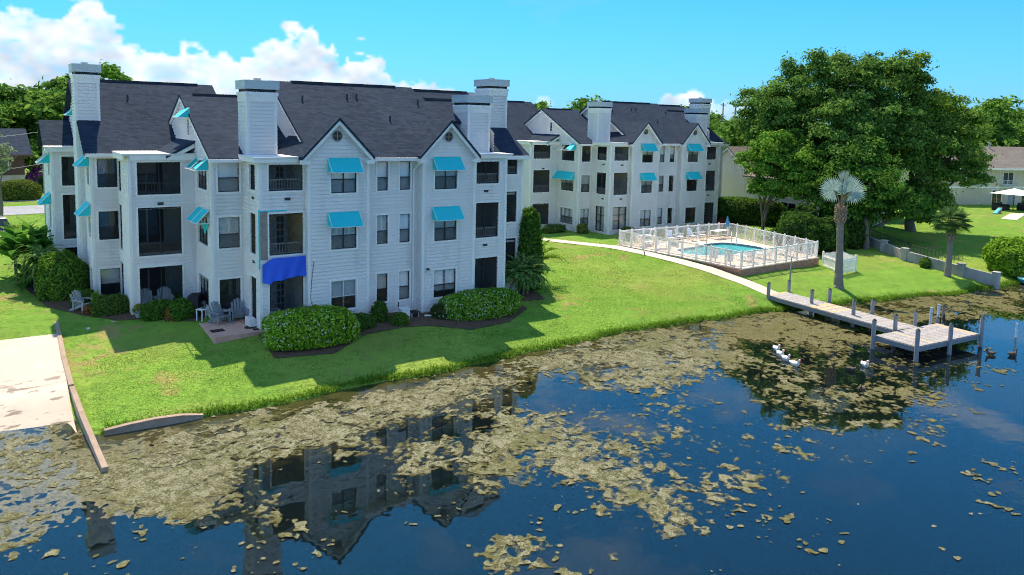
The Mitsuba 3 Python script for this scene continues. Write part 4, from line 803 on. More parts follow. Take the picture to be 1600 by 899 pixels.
bush('long_hedge', 'long dark hedge between the farther block and the big trees', 'hedge', 45.2, 13.6, 4.1, 1.5, 2.35, 9000, .13, (.02, .06, .012), (.10, .20, .03), 3.2, seed=29, rot=-1.15, lump=.14)
bush('round_bush', 'large rounded bush on the verge beside the far road', 'bush', -11.6, 60.5, 2.0, 1.8, 2.1, 4000, .13, (.05, .08, .015), (.14, .19, .04), seed=30, lump=.12)
bush('shore_bush', 'bright yellow-green bush at the pond edge by the end of the wall', 'bush', 47.4, -9.3, 2.3, 1.9, 2.6, 8000, .13, (.06, .14, .015), (.24, .40, .04), 2.2, seed=31, lump=.25)
bush('wall_plant', 'small leafy plant growing against the concrete wall', 'plant', 40.95, -5.9, .5, .35, .75, 700, .09, (.04, .10, .015), (.12, .22, .03), seed=32, lump=.4)
for i, (x, y, r_, h) in enumerate(((36.7, 1.6, 1.5, 3.0), (38.6, .6, 1.4, 2.7), (40.2, 4.0, 1.6, 3.1), (42.4, 1.2, 1.4, 2.6), (38.2, 3.0, 1.5, 2.8))):
    bush('undergrowth', ('dark bush in front of the leaning oak beside the pool', 'dark bush by the start of the concrete wall under the oaks', 'dark bush at the foot of the thin-stemmed tree', 'dark bush between the oak trunks behind the wall', 'dark bush in the middle of the undergrowth right of the pool')[i], 'bush', x, y, r_, r_, h, 3000, .14, (.018, .05, .012), (.07, .14, .025), 2.2, seed=40 + i, lump=.35, group='undergrowth beneath the big trees')

# ---------------------------------------------------------------- palms and big-leaved plants
def frond(o, az, el, L, droop, nl, ll, w, r, lo, hi, vee=.5, stiff=.0):
    """a feather frond: rachis points and leaflets"""
    t = np.linspace(0, 1, 9)
    a = el - droop * t ** 1.4
    dx = np.cos(a); dz = np.sin(a)
    rr = np.r_[0, np.cumsum((dx[1:] + dx[:-1]) / 2)] * L / 8; zz = np.r_[0, np.cumsum((dz[1:] + dz[:-1]) / 2)] * L / 8
    h = np.array([math.cos(az), math.sin(az), 0]); sd = np.array([-h[1], h[0], 0])
    pts = o + rr[:, None] * h + zz[:, None] * [0, 0, 1]
    s = np.linspace(.14, .99, nl)
    P = np.stack([np.interp(s, t, pts[:, i]) for i in range(3)], 1)
    tg = np.gradient(P, axis=0); tg /= np.linalg.norm(tg, axis=1, keepdims=True)
    up = np.cross(tg, sd); up *= np.sign(up[:, 2:3] + 1e-9)
    ms, k = [], 0
    V = []
    for sg in (-1, 1):
        ln = ll * np.sin(np.clip(s * 1.05 + .12, 0, 1) * math.pi) ** .6 * r.uniform(.85, 1.1, nl)
        d = sg * sd * .8 + tg * (.55 + .2 * stiff) + up * (vee * .5)
        d /= np.linalg.norm(d, axis=1, keepdims=True)
        tip = P + d * ln[:, None] + np.array([0, 0, -1]) * (ln * .32)[:, None]
        mid = P + d * (ln * .55)[:, None]
        wv = tg * w
        V.append(np.stack([P, mid - wv, tip, mid + wv], 1))
    V = np.vstack(V).reshape(-1, 3); k = np.arange(len(V) // 4)[:, None] * 4
    m = mk(V, np.vstack([k + [0, 1, 2], k + [0, 2, 3]]))
    return m, np.repeat(lush(r, len(V) // 4, lo, hi), 4, 0), tube(pts[::2], np.linspace(.022, .006, 5), 5)
def feather_palm(name, label, cat_, trunks, nf, L, ll, lo, hi, seed, el=(-.3, 1.3), droop=1.2, w=.018, nl=26, rtr=.06, group=None):
    r = np.random.default_rng(seed)
    k = thing(name, label, cat_, group)
    for (b, t) in trunks:
        b, t = np.array(b, float), np.array(t, float)
        if np.linalg.norm(t - b) > .25: part(k, 'trunk', tube([b, b * .5 + t * .5 + [.03, .02, 0], t], [rtr, rtr * .85, rtr * .95], 8), 'palm_bark')
        for i in range(nf):
            e = el[1] - (el[1] - el[0]) * (i + .5) / nf + r.normal(0, .08)
            m, c, ra = frond(t, i * 2.39996 + r.normal(0, .1), e, L * r.uniform(.85, 1.1), droop, nl, ll, w, r, lo, hi)
            col = np.vstack([c, np.tile([[.12, .15, .04]], (len(ra.vertices), 1))])
            part(k, 'frond', trimesh.util.concatenate([m, ra]), 'leaf', color=col)
    return k
z = gz(10.2, 1.2)
feather_palm('date_palm', 'small feathery palm with drooping fronds at the right corner of the nearest block', 'palm', [((10.05, 1.15, z - .1), (9.95, 1.25, z + 1.30)), ((10.35, 1.25, z - .1), (10.55, 1.35, z + 1.2))], 34, 1.75, .36, (.05, .13, .03), (.25, .37, .13), 51, (-.35, 1.35), 1.35, .02, 26)
z = gz(12.2, 3.2)
feather_palm('areca_palm', 'yellow-green palm leaning out behind the vine-covered column', 'palm', [((12.0, 3.1, z), (12.1, 3.1, z + 1.2))], 18, 2.5, .55, (.08, .17, .02), (.26, .38, .05), 52, (.25, 1.4), 1.5, .03, 22)
for x, y, s_, l_ in ((-12.9, 27.5, 53, 'farther clump of green areca palms on the left lawn near the road'), (-12.0, 24.6, 54, 'nearer clump of green areca palms on the left lawn')):
    feather_palm('areca_palm', l_, 'palm', [((x, y, gz(x, y) - .05), (x, y, gz(x, y) + .35)), ((x + .4, y + .3, gz(x, y) - .05), (x + .4, y + .3, gz(x, y) + .2))], 15, 2.1, .5, (.05, .10, .02), (.18, .25, .05), s_, (.35, 1.45), 1.1, .03, 18, group='areca palms left of the nearest block')
# tall vine-covered column
k = bush('vine_column', 'tall dark vine-covered column beside the nearest block', 'tree', 11.15, 2.35, .78, .75, 4.75, 6500, .12, (.02, .065, .012), (.11, .22, .03), 2.6, seed=55, lump=.10, aspect=.4)
bush('vine_top', 'bright green leafy shrub spilling over behind the vine-covered column', 'shrub', 11.75, 3.0, .75, .7, 4.2, 3600, .12, (.06, .16, .015), (.20, .36, .03), 2.2, seed=56, lump=.25, aspect=.35)
def straps(name, label, x, y, n, L, wd, lo, hi, seed, cat_='plant', h0=.1, stems=1, spread=.4, el=(.2, 1.4), droop=1.6):
    r = np.random.default_rng(seed); k = thing(name, label, cat_); z = gz(x, y)
    for s in range(stems):
        bx_, by_ = x + r.normal(0, spread), y + r.normal(0, spread); hz = h0 * r.uniform(.4, 1)
        if hz > .25: part(k, 'stem', tube([(bx_, by_, z - .05), (bx_, by_, z + hz)], [.05, .045], 7), 'bark')
        V, Fa, C, nv = [], [], [], 0
        for i in range(n):
            az = r.uniform(0, 6.283); e = r.uniform(*el); l = L * r.uniform(.7, 1.1)
            t = np.linspace(0, 1, 7); a = e - droop * t ** 1.5
            rr = np.r_[0, np.cumsum(np.cos(a[1:]))] * l / 6; zz = np.r_[0, np.cumsum(np.sin(a[1:]))] * l / 6
            hh = np.array([math.cos(az), math.sin(az), 0]); sd = np.array([-hh[1], hh[0], 0])
            c = np.array([bx_, by_, z + hz]) + rr[:, None] * hh + zz[:, None] * [0, 0, 1]
            ww = (wd * np.sin(np.clip(t * .92 + .08, 0, 1) * math.pi) ** .7 + .004)[:, None] * sd
            v = np.vstack([c - ww, c + ww + [0, 0, .3 * wd]]); q = np.arange(6)
            V.append(v); Fa.append(np.vstack([np.c_[q, q + 1, q + 8], np.c_[q, q + 8, q + 7]]) + nv); nv += 14
            C.append(np.tile(lush(r, 1, lo, hi), (14, 1)))
        part(k, 'foliage', mk(np.vstack(V), np.vstack(Fa)), 'leaf', color=np.vstack(C))
straps('corn_plant', 'clump of arching strap-leaved plants at the left end of the nearest block', -12.35, 12.9, 54, 1.35, .055, (.04, .10, .02), (.22, .33, .10), 61, stems=7, spread=.5, h0=1.85)
straps('bird_of_paradise', 'tall banana-leaved clump in the left shrub bed', -12.9, 16.8, 16, 2.3, .24, (.04, .12, .02), (.15, .30, .05), 62, stems=6, spread=.6, h0=1.5, el=(.6, 1.5), droop=1.1)
straps('bird_of_paradise', 'low broad-leaved plants at the edge of the left shrub bed', -13.0, 14.3, 16, 1.7, .17, (.03, .09, .02), (.11, .22, .04), 63, stems=3, spread=.35, h0=.3, el=(.3, 1.4), droop=1.2)
def fan(o, d, up, R, r, lo, hi, n=34, span=5.0, fold=.10):
    """a palmate leaf: blade segments from o, facing along up, middle along d"""
    d = d / np.linalg.norm(d); s = np.cross(up, d); s /= np.linalg.norm(s); up = np.cross(d, s)
    V = []
    th = np.linspace(-span / 2, span / 2, n); dt = span / n
    for a in th:
        e = math.cos(a) * d + math.sin(a) * s
        q = -math.sin(a) * d + math.cos(a) * s
        L = R * (1 - .10 * (abs(a) / span * 2) ** 2) * r.uniform(.95, 1.03)
        ph = up * fold * R * .25
        m = o + e * L * .62
        V.append([o, m - q * L * .62 * dt * .56, o + e * L - up * .06 * R, m + q * L * .62 * dt * .56])
    V = np.array(V).reshape(-1, 3)
    alt = np.tile([0, 1, 0, -1], n)[:, None] * up * fold * R * .14
    V = V + alt; k = np.arange(n)[:, None] * 4
    return mk(V, np.vstack([k + [0, 1, 2], k + [0, 2, 3]])), np.repeat(lush(r, n, lo, hi), 4, 0)
# silver fan palm
z = gz(29.73, -6.04)
BP = np.array([29.73, -6.04, z])
k = thing('fan_palm', 'tall palm with silver-blue fan leaves on the lawn by the dock', 'palm')
tp = BP + [-.12, .1, 4.35]
part(k, 'trunk', tube([BP + [0, 0, -.2], BP + [0, 0, .15], BP + [-.02, .02, .9], BP + [-.06, .05, 2.4], tp], [.40, .31, .25, .21, .20], 14), 'palm_bark', True)
rb = np.random.default_rng(71)
for i in range(46):
    a = i * 2.39996; zz = i / 46 * .95
    o = tp + [math.cos(a) * .21, math.sin(a) * .21, zz - .1]
    part(k, 'leaf_boot', cyl(o - [0, 0, .14], o + [math.cos(a) * .16, math.sin(a) * .16, .13], .085, .05, 6), 'boot_tan')
ct = tp + [0, 0, .85]
camdir = np.array([-.86, -.52, 0])
sidev = np.array([.52, -.86, 0]) 
for sd_, up_, R, cz_, spn in ((-.70, .62, .92, .3, 5.4), (.70, .56, .95, .3, 5.4), (-.10, 1.25, .80, .1, .7), (.14, 1.3, .80, -.1, .6), (.42, .95, .8, -.7, 1.6)):
    hub = ct + sidev * sd_ * .72 + camdir * cz_ * .35 + np.array([0, 0, up_ * .75 + .55])
    dd = sidev * sd_ * .8 + np.array([0, 0, up_])
    m, c = fan(hub, dd, camdir * (1 if cz_ > 0 else .8) + np.array([0, 0, .2]) + sidev * sd_ * .3, R, rb, (.21, .29, .265), (.34, .43, .39), 38 if spn > 3 else 14, spn)
    lf = part(k, 'fan_leaf', m, 'leaf', color=c)
    part(lf, 'stalk', tube([ct - [0, 0, .35], (ct * 1.1 + hub * .9) / 2 + [0, 0, .12], hub], [.045, .035, .028], 6), 'boot_tan')
# cabbage palm at the wall
z = gz(40.0, -7.9); CPm = np.array([40.0, -7.9, z])
k = thing('cabbage_palm', 'shaggy cabbage palm in front of the concrete wall', 'palm')
part(k, 'trunk', tube([CPm - [0, 0, .2], CPm + [.03, 0, 1.6], CPm + [.05, .02, 3.0]], [.24, .18, .17], 12), 'palm_bark', True)
part(k, 'boots', cat([cyl(CPm + [math.cos(i * 2.4) * .17 + .05, math.sin(i * 2.4) * .17, 2.6 + i * .028 - .12], CPm + [math.cos(i * 2.4) * .3 + .05, math.sin(i * 2.4) * .3, 2.6 + i * .028 + .12], .07, .04, 5) for i in range(34)]), 'boot_tan')
ct = CPm + [.05, .02, 3.65]
rc = np.random.default_rng(72)
for i in range(34):
    a = i * 2.39996; e = 1.35 - 1.7 * (i + .5) / 34
    dd = np.array([math.cos(a) * math.cos(e), math.sin(a) * math.cos(e), math.sin(e)])
    hub = ct + dd * .65
    m, c = fan(hub, dd + [0, 0, -.35], np.array([0, 0, 1.0]) + dd * .2, .8, rc, (.04, .085, .025), (.13, .22, .07), 18, 3.2, .25)
    st_ = tube([ct, hub], [.02, .015], 5)
    part(k, 'frond', trimesh.util.concatenate([m, st_]), 'leaf', color=np.vstack([c, np.tile([[.2, .22, .09]], (len(st_.vertices), 1))]))

# ---------------------------------------------------------------- furniture by the nearest block
def place(x, y, z, deg): return T().translate([x, y, z]).rotate([0, 0, 1], deg)
def adirondack(label, x, y, z, deg, m, group=None):
    """faces local -y"""
    k = thing('garden_chair', label, 'chair', group); to = place(x, y, z, deg)
    p = lambda n, q: part(k, n, q, m, to=to)
    for i in range(6):
        y0 = -.30 + i * .09; z0 = .36 - (i * .022)
        p('seat_slat', bx(-.26, .26, y0, y0 + .08, z0, z0 + .022))
    for i in range(5):
        xx = -.22 + i * .11; top = .98 - .05 * abs(i - 2) ** 1.5
        v = np.array([[xx - .048, .16, .22], [xx + .048, .16, .22], [xx + .048, .185, .22], [xx - .048, .185, .22]]); w = v + [(xx) * .22, .27, top - .22]
        p('back_slat', mk(np.vstack([v, w]), BF))
    for s in (-1, 1):
        p('arm', bx(s * .28, s * .40, -.36, .30, .54, .565)); p('leg', bx(s * .29, s * .33, -.33, -.24, 0, .54)); 
        v = np.array([[s * .27 - .012, -.28, .30], [s * .27 + .012, -.28, .30], [s * .27 + .012, .52, 0], [s * .27 - .012, .52, 0]])
        p('side_rail', mk(np.vstack([v, v + [0, 0, .10]]), BF)); p('rear_post', bx(s * .29, s * .33, .22, .28, .08, .54))
    p('crossbar', bx(-.34, .34, .24, .27, .46, .54))
    return k
adirondack('left grey slatted garden chair on the pink patio', -6.25, 2.35, -.04, 20, 'adirondack_grey')
adirondack('right grey slatted garden chair on the pink patio', -5.38, 2.45, -.04, -8, 'adirondack_grey')
adirondack('left pale slatted chair inside the left ground-floor porch', -8.55, 6.75, -.05, 5, 'plastic_white')
adirondack('right pale slatted chair inside the left ground-floor porch', -7.75, 6.75, -.05, -5, 'plastic_white')
adirondack('pale slatted chair inside the porch behind the boxy hedge', -4.2, 1.5, -.05, 60, 'plastic_white')
adirondack('weathered grey chair in the left shrub bed', -11.2, 7.75, gz(-11.2, 7.75), 40, 'plain_grey')
def table(name, label, x, y, z, w, d, h, m, deg=0, leg=.02):
    k = thing(name, label, 'table'); to = place(x, y, z, deg)
    part(k, 'table_top', bx(-w / 2, w / 2, -d / 2, d / 2, h - .03, h), m, to=to)
    for sx in (-1, 1):
        for sy in (-1, 1): part(k, 'leg', bx(sx * (w / 2 - .03) - leg, sx * (w / 2 - .03) + leg, sy * (d / 2 - .03) - leg, sy * (d / 2 - .03) + leg, 0, h - .03), m, to=to)
    return k
table('side_table', 'small black metal table between the two patio chairs', -5.82, 2.5, -.04, .36, .36, .42, 'dark_metal', 0, .012)
table('potting_table', 'small white table left of the patio chairs', -6.72, 3.35, -.04, .6, .4, .55, 'plastic_white', 30)
k = thing('lantern', 'black lantern standing on the small white table', 'lantern')
part(k, 'base', bx(-6.80, -6.62, 3.27, 3.45, .51, .53), 'dark_metal'); part(k, 'cage', cat([bx(-6.79 + a, -6.775 + a, 3.28 + b, 3.295 + b, 0.53, .76) for a in (0, .145) for b in (0, .145)]), 'dark_metal'); part(k, 'roof', cyl([-6.71, 3.36, .76], [-6.71, 3.36, .88], .13, .03, 4), 'dark_metal')
k = thing('covered_grill', 'barbecue grill under a black cover by the wall', 'grill')
_g = trimesh.convex.convex_hull(np.array([[-.62, -.3, .02], [.62, -.3, .02], [.62, .3, .02], [-.62, .3, .02], [-.6, -.28, .72], [.6, -.28, .72], [.6, .28, .72], [-.6, .28, .72], [-.35, -.24, 1.0], [.35, -.24, 1.0], [.35, .24, .98], [-.35, .24, .98]])).subdivide().subdivide()
_g.vertices += .02 * (meshkit.fbm(_g.vertices * 6, 2, 3)[:, None] - .5) * _g.vertex_normals
part(k, 'cover', _g, 'black_cloth', 40, to=place(-6.85, 4.45, -.02, 62))
solo('door_mat', bx(-6.95, -6.4, .95, 1.35, -.04, -.015), 'black_cloth', 'rectangular black mat at the edge of the pink patio', 'mat')
solo('round_mat', trimesh.creation.cylinder(.26, .02, sections=24, transform=trimesh.transformations.translation_matrix([-5.28, 1.0, -.03])), 'black_cloth', 'round black mat by the porch screen door', 'mat')
solo('door_mat', bx(-5.3, -5.05, .42, .62, -.04, -.01), 'black_cloth', 'small dark shoe mat by the corner post', 'mat')
k = thing('bench', 'white bench half hidden behind the boxy hedge', 'bench')
zb = gz(-4.0, .1)
part(k, 'seat', bx(-4.9, -3.75, .02, .3, zb + .40, zb + .47), 'plastic_white')
for xx in (-4.85, -3.85): part(k, 'leg', bx(xx, xx + .08, .04, .28, zb - .05, zb + .40), 'plastic_white')
solo('step_box', bx(-5.32, -5.03, 1.0, 1.7, -.04, .33), 'white_trim', 'white box step below the screen door beside the corner post', 'step')
k = thing('plant_pot', 'grey pot with a small yellow-green plant by the corner post', 'plant pot')
zp = gz(-9.15, 5.4)
part(k, 'pot', cyl([-9.12, 5.38, zp], [-9.12, 5.38, zp + .24], .15, .21, 16), 'plain_grey')
_m, _c = leaves(np.array([-9.12, 5.38, zp + .38]) + sphere_pts(220, rng) * [.26, .26, .24], sphere_pts(220, rng), .07, rng, (.08, .13, .02), (.25, .30, .06))
part(k, 'foliage', _m, 'leaf', color=_c)
k = thing('utility_box', 'white utility box standing against the wall by the downspout', 'utility box')
zu = gz(1.75, -.3)
part(k, 'cabinet', bx(1.5, 1.95, -.55, -.15, zu - .05, zu + .46), 'plastic_white'); part(k, 'lid', bx(1.48, 1.97, -.57, -.13, zu + .46, zu + .50), 'plastic_white'); part(k, 'pipe', cyl([1.55, -.1, zu], [1.55, -.1, zu + .75], .025, n=6), 'dark_metal')
k = thing('hose_reel', 'black hose reel on the soil beside the downspout', 'hose reel')
part(k, 'drum', cyl([2.12, -.35, zu + .17], [2.42, -.35, zu + .17], .16, n=16), 'black_cloth'); part(k, 'stand', cat([bx(2.08, 2.11, -.5, -.2, zu - .03, zu + .2), bx(2.43, 2.46, -.5, -.2, zu - .03, zu + .2)]), 'plain_grey')
solo('gutter_extension', cyl([2.75, -.55, zu + .03], [3.5, -.75, zu - .02], .04, n=8), 'plastic_white', 'short white drain pipe lying on the soil bed', 'pipe')
k = thing('wall_lamp', 'round wall lamp left of the ground-floor window with white curtains', 'lamp')
part(k, 'bracket', bx(3.14, 3.20, -.12, .0, 2.0, 2.06), 'dark_metal'); part(k, 'globe', trimesh.creation.icosphere(2, .085), 'plastic_white', True, to=T().translate([3.17, -.14, 1.93])); part(k, 'shade', cyl([3.17, -.14, 1.98], [3.17, -.14, 2.05], .10, .04, 12), 'dark_metal')
solo('dryer_vent', cyl([4.35, .02, .08], [4.35, -.07, .08], .09, n=14), 'plain_grey', 'round grey vent low on the wall under the right gable', 'vent')
solo('loose_cable', tube([(-2.7, -.04, 2.9), (-2.82, -.03, 1.9), (-2.86, -.03, 1.2), (-2.6, -.04, .2)], .012, 5), 'dark_metal', 'thin dark cable hanging on the wall beside the tarp', 'cable')
solo('paper_scrap', bx(-11.35, -11.22, 4.9, 5.0, gz(-11.3, 4.95), gz(-11.3, 4.95) + .06), 'plastic_white', 'small white scrap lying on the shaded lawn', 'litter')
# ---------------------------------------------------------------- pool terrace
ZD = .38
PL, PF, PR, PB = np.array([24.3, 8.75]), np.array([24.85, -2.25]), np.array([33.45, -2.1]), np.array([36.1, 7.95])
deck = Polygon([PL, PF, PR, PB])
POOL = Polygon([(26.22, 4.66), (26.86, 5.0), (27.94, 5.14), (29.0, 5.2), (29.93, 5.52), (30.81, 5.75), (32.39, 5.63), (32.9, 5.2), (33.2, 4.27), (33.36, 3.07), (33.1, 1.94), (32.64, 1.5), (31.24, 1.46), (29.41, 1.49), (28.02, 1.52), (27.21, 1.95), (26.4, 2.18), (26.0, 2.77), (25.85, 3.64)]).buffer(.3).buffer(-.3)
struct('pool_deck', prism(deck.difference(POOL.buffer(.02)), lambda x, y: ZD, 1.2), 'deck_concrete', False, 'pale pinkish concrete deck round the swimming pool')
def ringwall(P, z0, z1, t):
    return prism(P.buffer(t).difference(P), lambda x, y: z1, z1 - z0)
k = thing('swimming_pool', 'turquoise swimming pool inside the white fence', 'pool')
part(k, 'basin', cat([prism(POOL.buffer(.02), lambda x, y: -.62, .08), ringwall(POOL.buffer(-.03), -.62, ZD - .14, .05)]), 'pool_plaster')
part(k, 'tile_band', ringwall(POOL.buffer(-.05), ZD - .16, ZD - .01, .055), 'pool_tile')
part(k, 'coping', ringwall(POOL.buffer(-.02), ZD, ZD + .035, .26), 'white_stucco')
_v, _f = trimesh.creation.triangulate_polygon(POOL.buffer(-.04), engine='earcut')
part(k, 'water', mk(np.c_[_v, np.full(len(_v), ZD - .12)], _f), 'pool_water_glass')
k2 = thing('pool_ladder', 'curved metal handrail at the far side of the pool', 'handrail')
for dy in (0, .5):
    part(k2, 'rail', tube([(33.7, 5.2 + dy, ZD), (33.65, 5.15 + dy, ZD + .75), (33.3, 4.9 + dy, ZD + .82), (32.9, 4.6 + dy, ZD + .55), (32.85, 4.55 + dy, ZD - .1)], .025, 7), 'cap_metal')
k = thing('terrace_wall', 'low brick wall under the pool deck along the lawn', 'wall')
def wallseg(a, b, z0, z1, t=.06):
    d = (b - a) / np.linalg.norm(b - a); n = np.array([d[1], -d[0]]) * t
    q = np.array([a, b, b + n, a + n]); q = q if Polygon(q).exterior.is_ccw else q[::-1]
    return mk(np.vstack([np.c_[q, [z0] * 4], np.c_[q, [z1] * 4]]), BF)
part(k, 'brickwork', wallseg(PF - [.06, 0], PR, -1.0, ZD - .07), 'brick'); part(k, 'brickwork', wallseg(PL, PF - [0, .06], -1.0, ZD - .07), 'brick')
part(k, 'coping', wallseg(PF - [.08, 0], PR + [.02, 0], ZD - .07, ZD - .004, .09), 'deck_concrete'); part(k, 'coping', wallseg(PL, PF - [0, .08], ZD - .07, ZD - .004, .09), 'deck_concrete')
k = thing('pool_fence', 'white picket pool fence with square posts', 'fence')
def fence_run(k, a, b, n, zb, h=1.15, deep=None):
    d = (b - a); L = np.linalg.norm(d); d /= L; nrm = np.array([d[1], -d[0]])
    ang = math.degrees(math.atan2(d[1], d[0]))
    for i in range(n + 1):
        p = a + d * L * i / n
        if i < n or deep is not None:
            part(k, 'post', cat([bx(-.055, .055, -.055, .055, (-.75 if deep is not None and i == n else 0), h + .02), cyl([0, 0, h + .02], [0, 0, h + .10], .075, .01, 4)]), 'white_trim', to=place(p[0], p[1], zb, ang))
        if i < n:
            w = L / n
            to = place(p[0], p[1], zb, ang)
            part(k, 'top_rail', bx(.055, w - .055, -.025, .025, h - .10, h - .03), 'white_trim', to=to)
            part(k, 'bottom_rail', bx(.055, w - .055, -.02, .02, .08, .14), 'white_trim', to=to)
            part(k, 'picket', cat([bx(x - .011, x + .011, -.012, .012, .14, h - .10) for x in np.arange(.13, w - .08, .095)]), 'white_trim', to=to, kind='stuff')
e_ = .06
fence_run(k, PL + [.1, -.1], PF + [.02, .05], 9, ZD, 1.12, True)
fence_run(k, PF + [.02, .05], PR + [-.08, .08], 7, ZD, 1.12)
fence_run(k, PR + [-.08, .08], PB + [-.12, -.08], 9, ZD, 1.12)
fence_run(k, PB + [-.12, -.08], PL + [.1, -.1], 10, ZD, 1.12)
def lounge(label, x, y, deg, cat_='lounge chair', group=None):
    k = thing('lounge_chair', label, cat_, group); to = place(x, y, ZD, deg)
    part(k, 'seat', bx(-.3, .3, -.85, .25, .30, .35), 'plastic_white', to=to)
    v = np.array([[-.3, .24, .31], [.3, .24, .31], [.3, .28, .31], [-.3, .28, .31]]); part(k, 'back', mk(np.vstack([v, v + [0, .42, .55]]), BF), 'plastic_white', to=to)
    for sx in (-.27, .27):
        for sy in (-.75, .2): part(k, 'leg', bx(sx - .02, sx + .02, sy - .02, sy + .02, 0, .30), 'plastic_white', to=to)
        part(k, 'arm', bx(sx - .025, sx + .025, -.35, .35, .52, .55), 'plastic_white', to=to)
def chair(label, x, y, deg, group=None):
    k = thing('pool_chair', label, 'chair', group); to = place(x, y, ZD, deg)
    part(k, 'seat', bx(-.25, .25, -.25, .25, .42, .46), 'plastic_white', to=to)
    v = np.array([[-.25, .22, .46], [.25, .22, .46], [.25, .25, .46], [-.25, .25, .46]]); part(k, 'back', mk(np.vstack([v, v + [0, .12, .5]]), BF), 'plastic_white', to=to)
    for sx in (-.23, .23):
        for sy in (-.23, .23): part(k, 'leg', bx(sx - .02, sx + .02, sy - .02, sy + .02, 0, .42), 'plastic_white', to=to)
        part(k, 'arm', bx(sx - .025, sx + .025, -.25, .25, .63, .66), 'plastic_white', to=to)
for i, (x, y, dg) in enumerate(((28.6, 7.4, -20), (29.7, 7.5, 15), (31.0, 7.4, 0), (32.0, 7.3, 25))): chair('white chair by the fence at the back of the pool deck', x, y, dg, 'white chairs along the back of the pool deck')
for i, (x, y, dg) in enumerate(((25.6, 7.3, 90), (25.9, 5.9, 80))): lounge('white lounge chair at the left end of the pool deck', x, y, dg, group='white loungers at the left end of the pool deck')
for i, (x, y, dg) in enumerate(((27.4, -.6, 175), (29.3, -.7, 185), (31.9, -.5, 170))): lounge('white lounge chair between the pool and the brick wall', x, y, dg, group='white loungers on the near side of the pool')
table('pool_table', 'long white table at the back right of the pool deck', 34.0, 7.2, ZD, 1.6, .7, .68, 'plastic_white', 5)
table('pool_table', 'white table beside the fence at the left end of the pool deck', 26.4, 8.0, ZD, 1.0, .7, .68, 'plastic_white', 10)
k = thing('life_ring', 'white life ring hanging on the back fence of the pool', 'life ring')
part(k, 'ring', trimesh.creation.torus(.30, .07, 20, 10, transform=trimesh.transformations.translation_matrix([27.6, 8.35, ZD + .72]) @ trimesh.transformations.rotation_matrix(math.pi / 2, [1, 0, 0])), 'plastic_white', True)
part(k, 'hook', bx(27.57, 27.63, 8.36, 8.42, ZD + .9, ZD + 1.1), 'dark_metal')
k = thing('closed_umbrella', 'closed blue umbrella at the back right corner of the pool deck', 'umbrella')
part(k, 'pole', cyl([35.2, 7.4, ZD], [35.2, 7.4, ZD + 1.7], .025, n=8), 'plastic_white'); part(k, 'cloth', tube([(35.2, 7.4, ZD + .9), (35.2, 7.4, ZD + 1.2), (35.2, 7.4, ZD + 1.75)], [.14, .16, .03], 10), 'blue_cloth'); part(k, 'base', cyl([35.2, 7.4, ZD], [35.2, 7.4, ZD + .08], .22, n=14), 'plain_grey')
k = thing('gate_lamp', 'slim tall pole on the near left run of the pool fence', 'pole')
part(k, 'pole', cyl([24.75, .6, ZD - .3], [24.75, .6, ZD + 1.75], .03, n=8), 'plain_grey'); part(k, 'base', bx(24.69, 24.81, .54, .66, ZD - .3, ZD - .25), 'plain_grey')
for i, (x, y, l) in enumerate(((25.05, .2, 'grey control box beside the tall pole inside the pool fence'), (25.0, -1.1, 'grey control box by the near corner of the pool fence'))):
    k = thing('control_box', l, 'box')
    part(k, 'cabinet', bx(x, x + .3, y - .1, y + .1, ZD + .25, ZD + .85), 'cap_metal'); part(k, 'leg', bx(x + .12, x + .18, y - .03, y + .03, ZD, ZD + .25), 'plain_grey'); part(k, 'knob', bx(x + .1, x + .2, y - .05, y + .05, ZD + .85, ZD + .93), 'dark_metal')
k = thing('notice_board', 'small pale notice board on the near fence of the pool', 'sign')
part(k, 'panel', bx(24.78, 24.80, 3.1, 3.9, ZD + .55, ZD + .95), 'plastic_white'); part(k, 'line', cat([bx(24.765, 24.778, 3.2, 3.8, ZD + .62 + i * .09, ZD + .65 + i * .09) for i in range(3)]), 'plain_grey')
solo('lawn_sprinkler', cat([cyl([23.0, 4.6, gz(23.0, 4.6)], [23.0, 4.6, gz(23.0, 4.6) + .25], .03, n=8), cyl([23.0, 4.6, gz(23.0, 4.6) + .22], [22.9, 4.6, gz(23.0, 4.6) + .32], .035, .03, 8)]), 'dark_metal', 'dark sprinkler head at the lawn edge beside the path', 'sprinkler')
# picket pen
k = thing('picket_pen', 'white picket enclosure on the lawn beside the silver fan palm', 'fence')
pen = [np.array(p) for p in ((33.75, -2.3), (32.55, -4.35), (34.5, -4.3), (35.9, -2.4))]
zpn = -.40
def picket_run(k, a, b, zb, h=1.05):
    d = b - a; L = np.linalg.norm(d); d /= L; to = place(a[0], a[1], zb, math.degrees(math.atan2(d[1], d[0])))
    part(k, 'post', cat([bx(-.06, .06, -.06, .06, -.2, h + .12), cyl([0, 0, h + .12], [0, 0, h + .2], .085, .01, 4)]), 'white_trim', to=to)
    for z in (.2, .82): part(k, 'rail', bx(.06, L - .06, -.05, -.02, z, z + .08), 'white_trim', to=to)
    for x in np.arange(.16, L - .08, .135):
        part(k, 'picket', trimesh.convex.convex_hull([[x + s * .042, y, z] for s in (-1, 1) for y in (-.02, .0) for z in (.06, h - .05)] + [[x, y, h + .03] for y in (-.02, 0)]), 'white_trim', to=to)
for a, b in ((0, 1), (1, 2), (2, 3), (3, 0)): picket_run(k, pen[a], pen[b], zpn)
k = thing('dock_lamp_post', 'weathered grey lamp post on the lawn beside the dock', 'post')
zl = gz(25.75, -5.2)
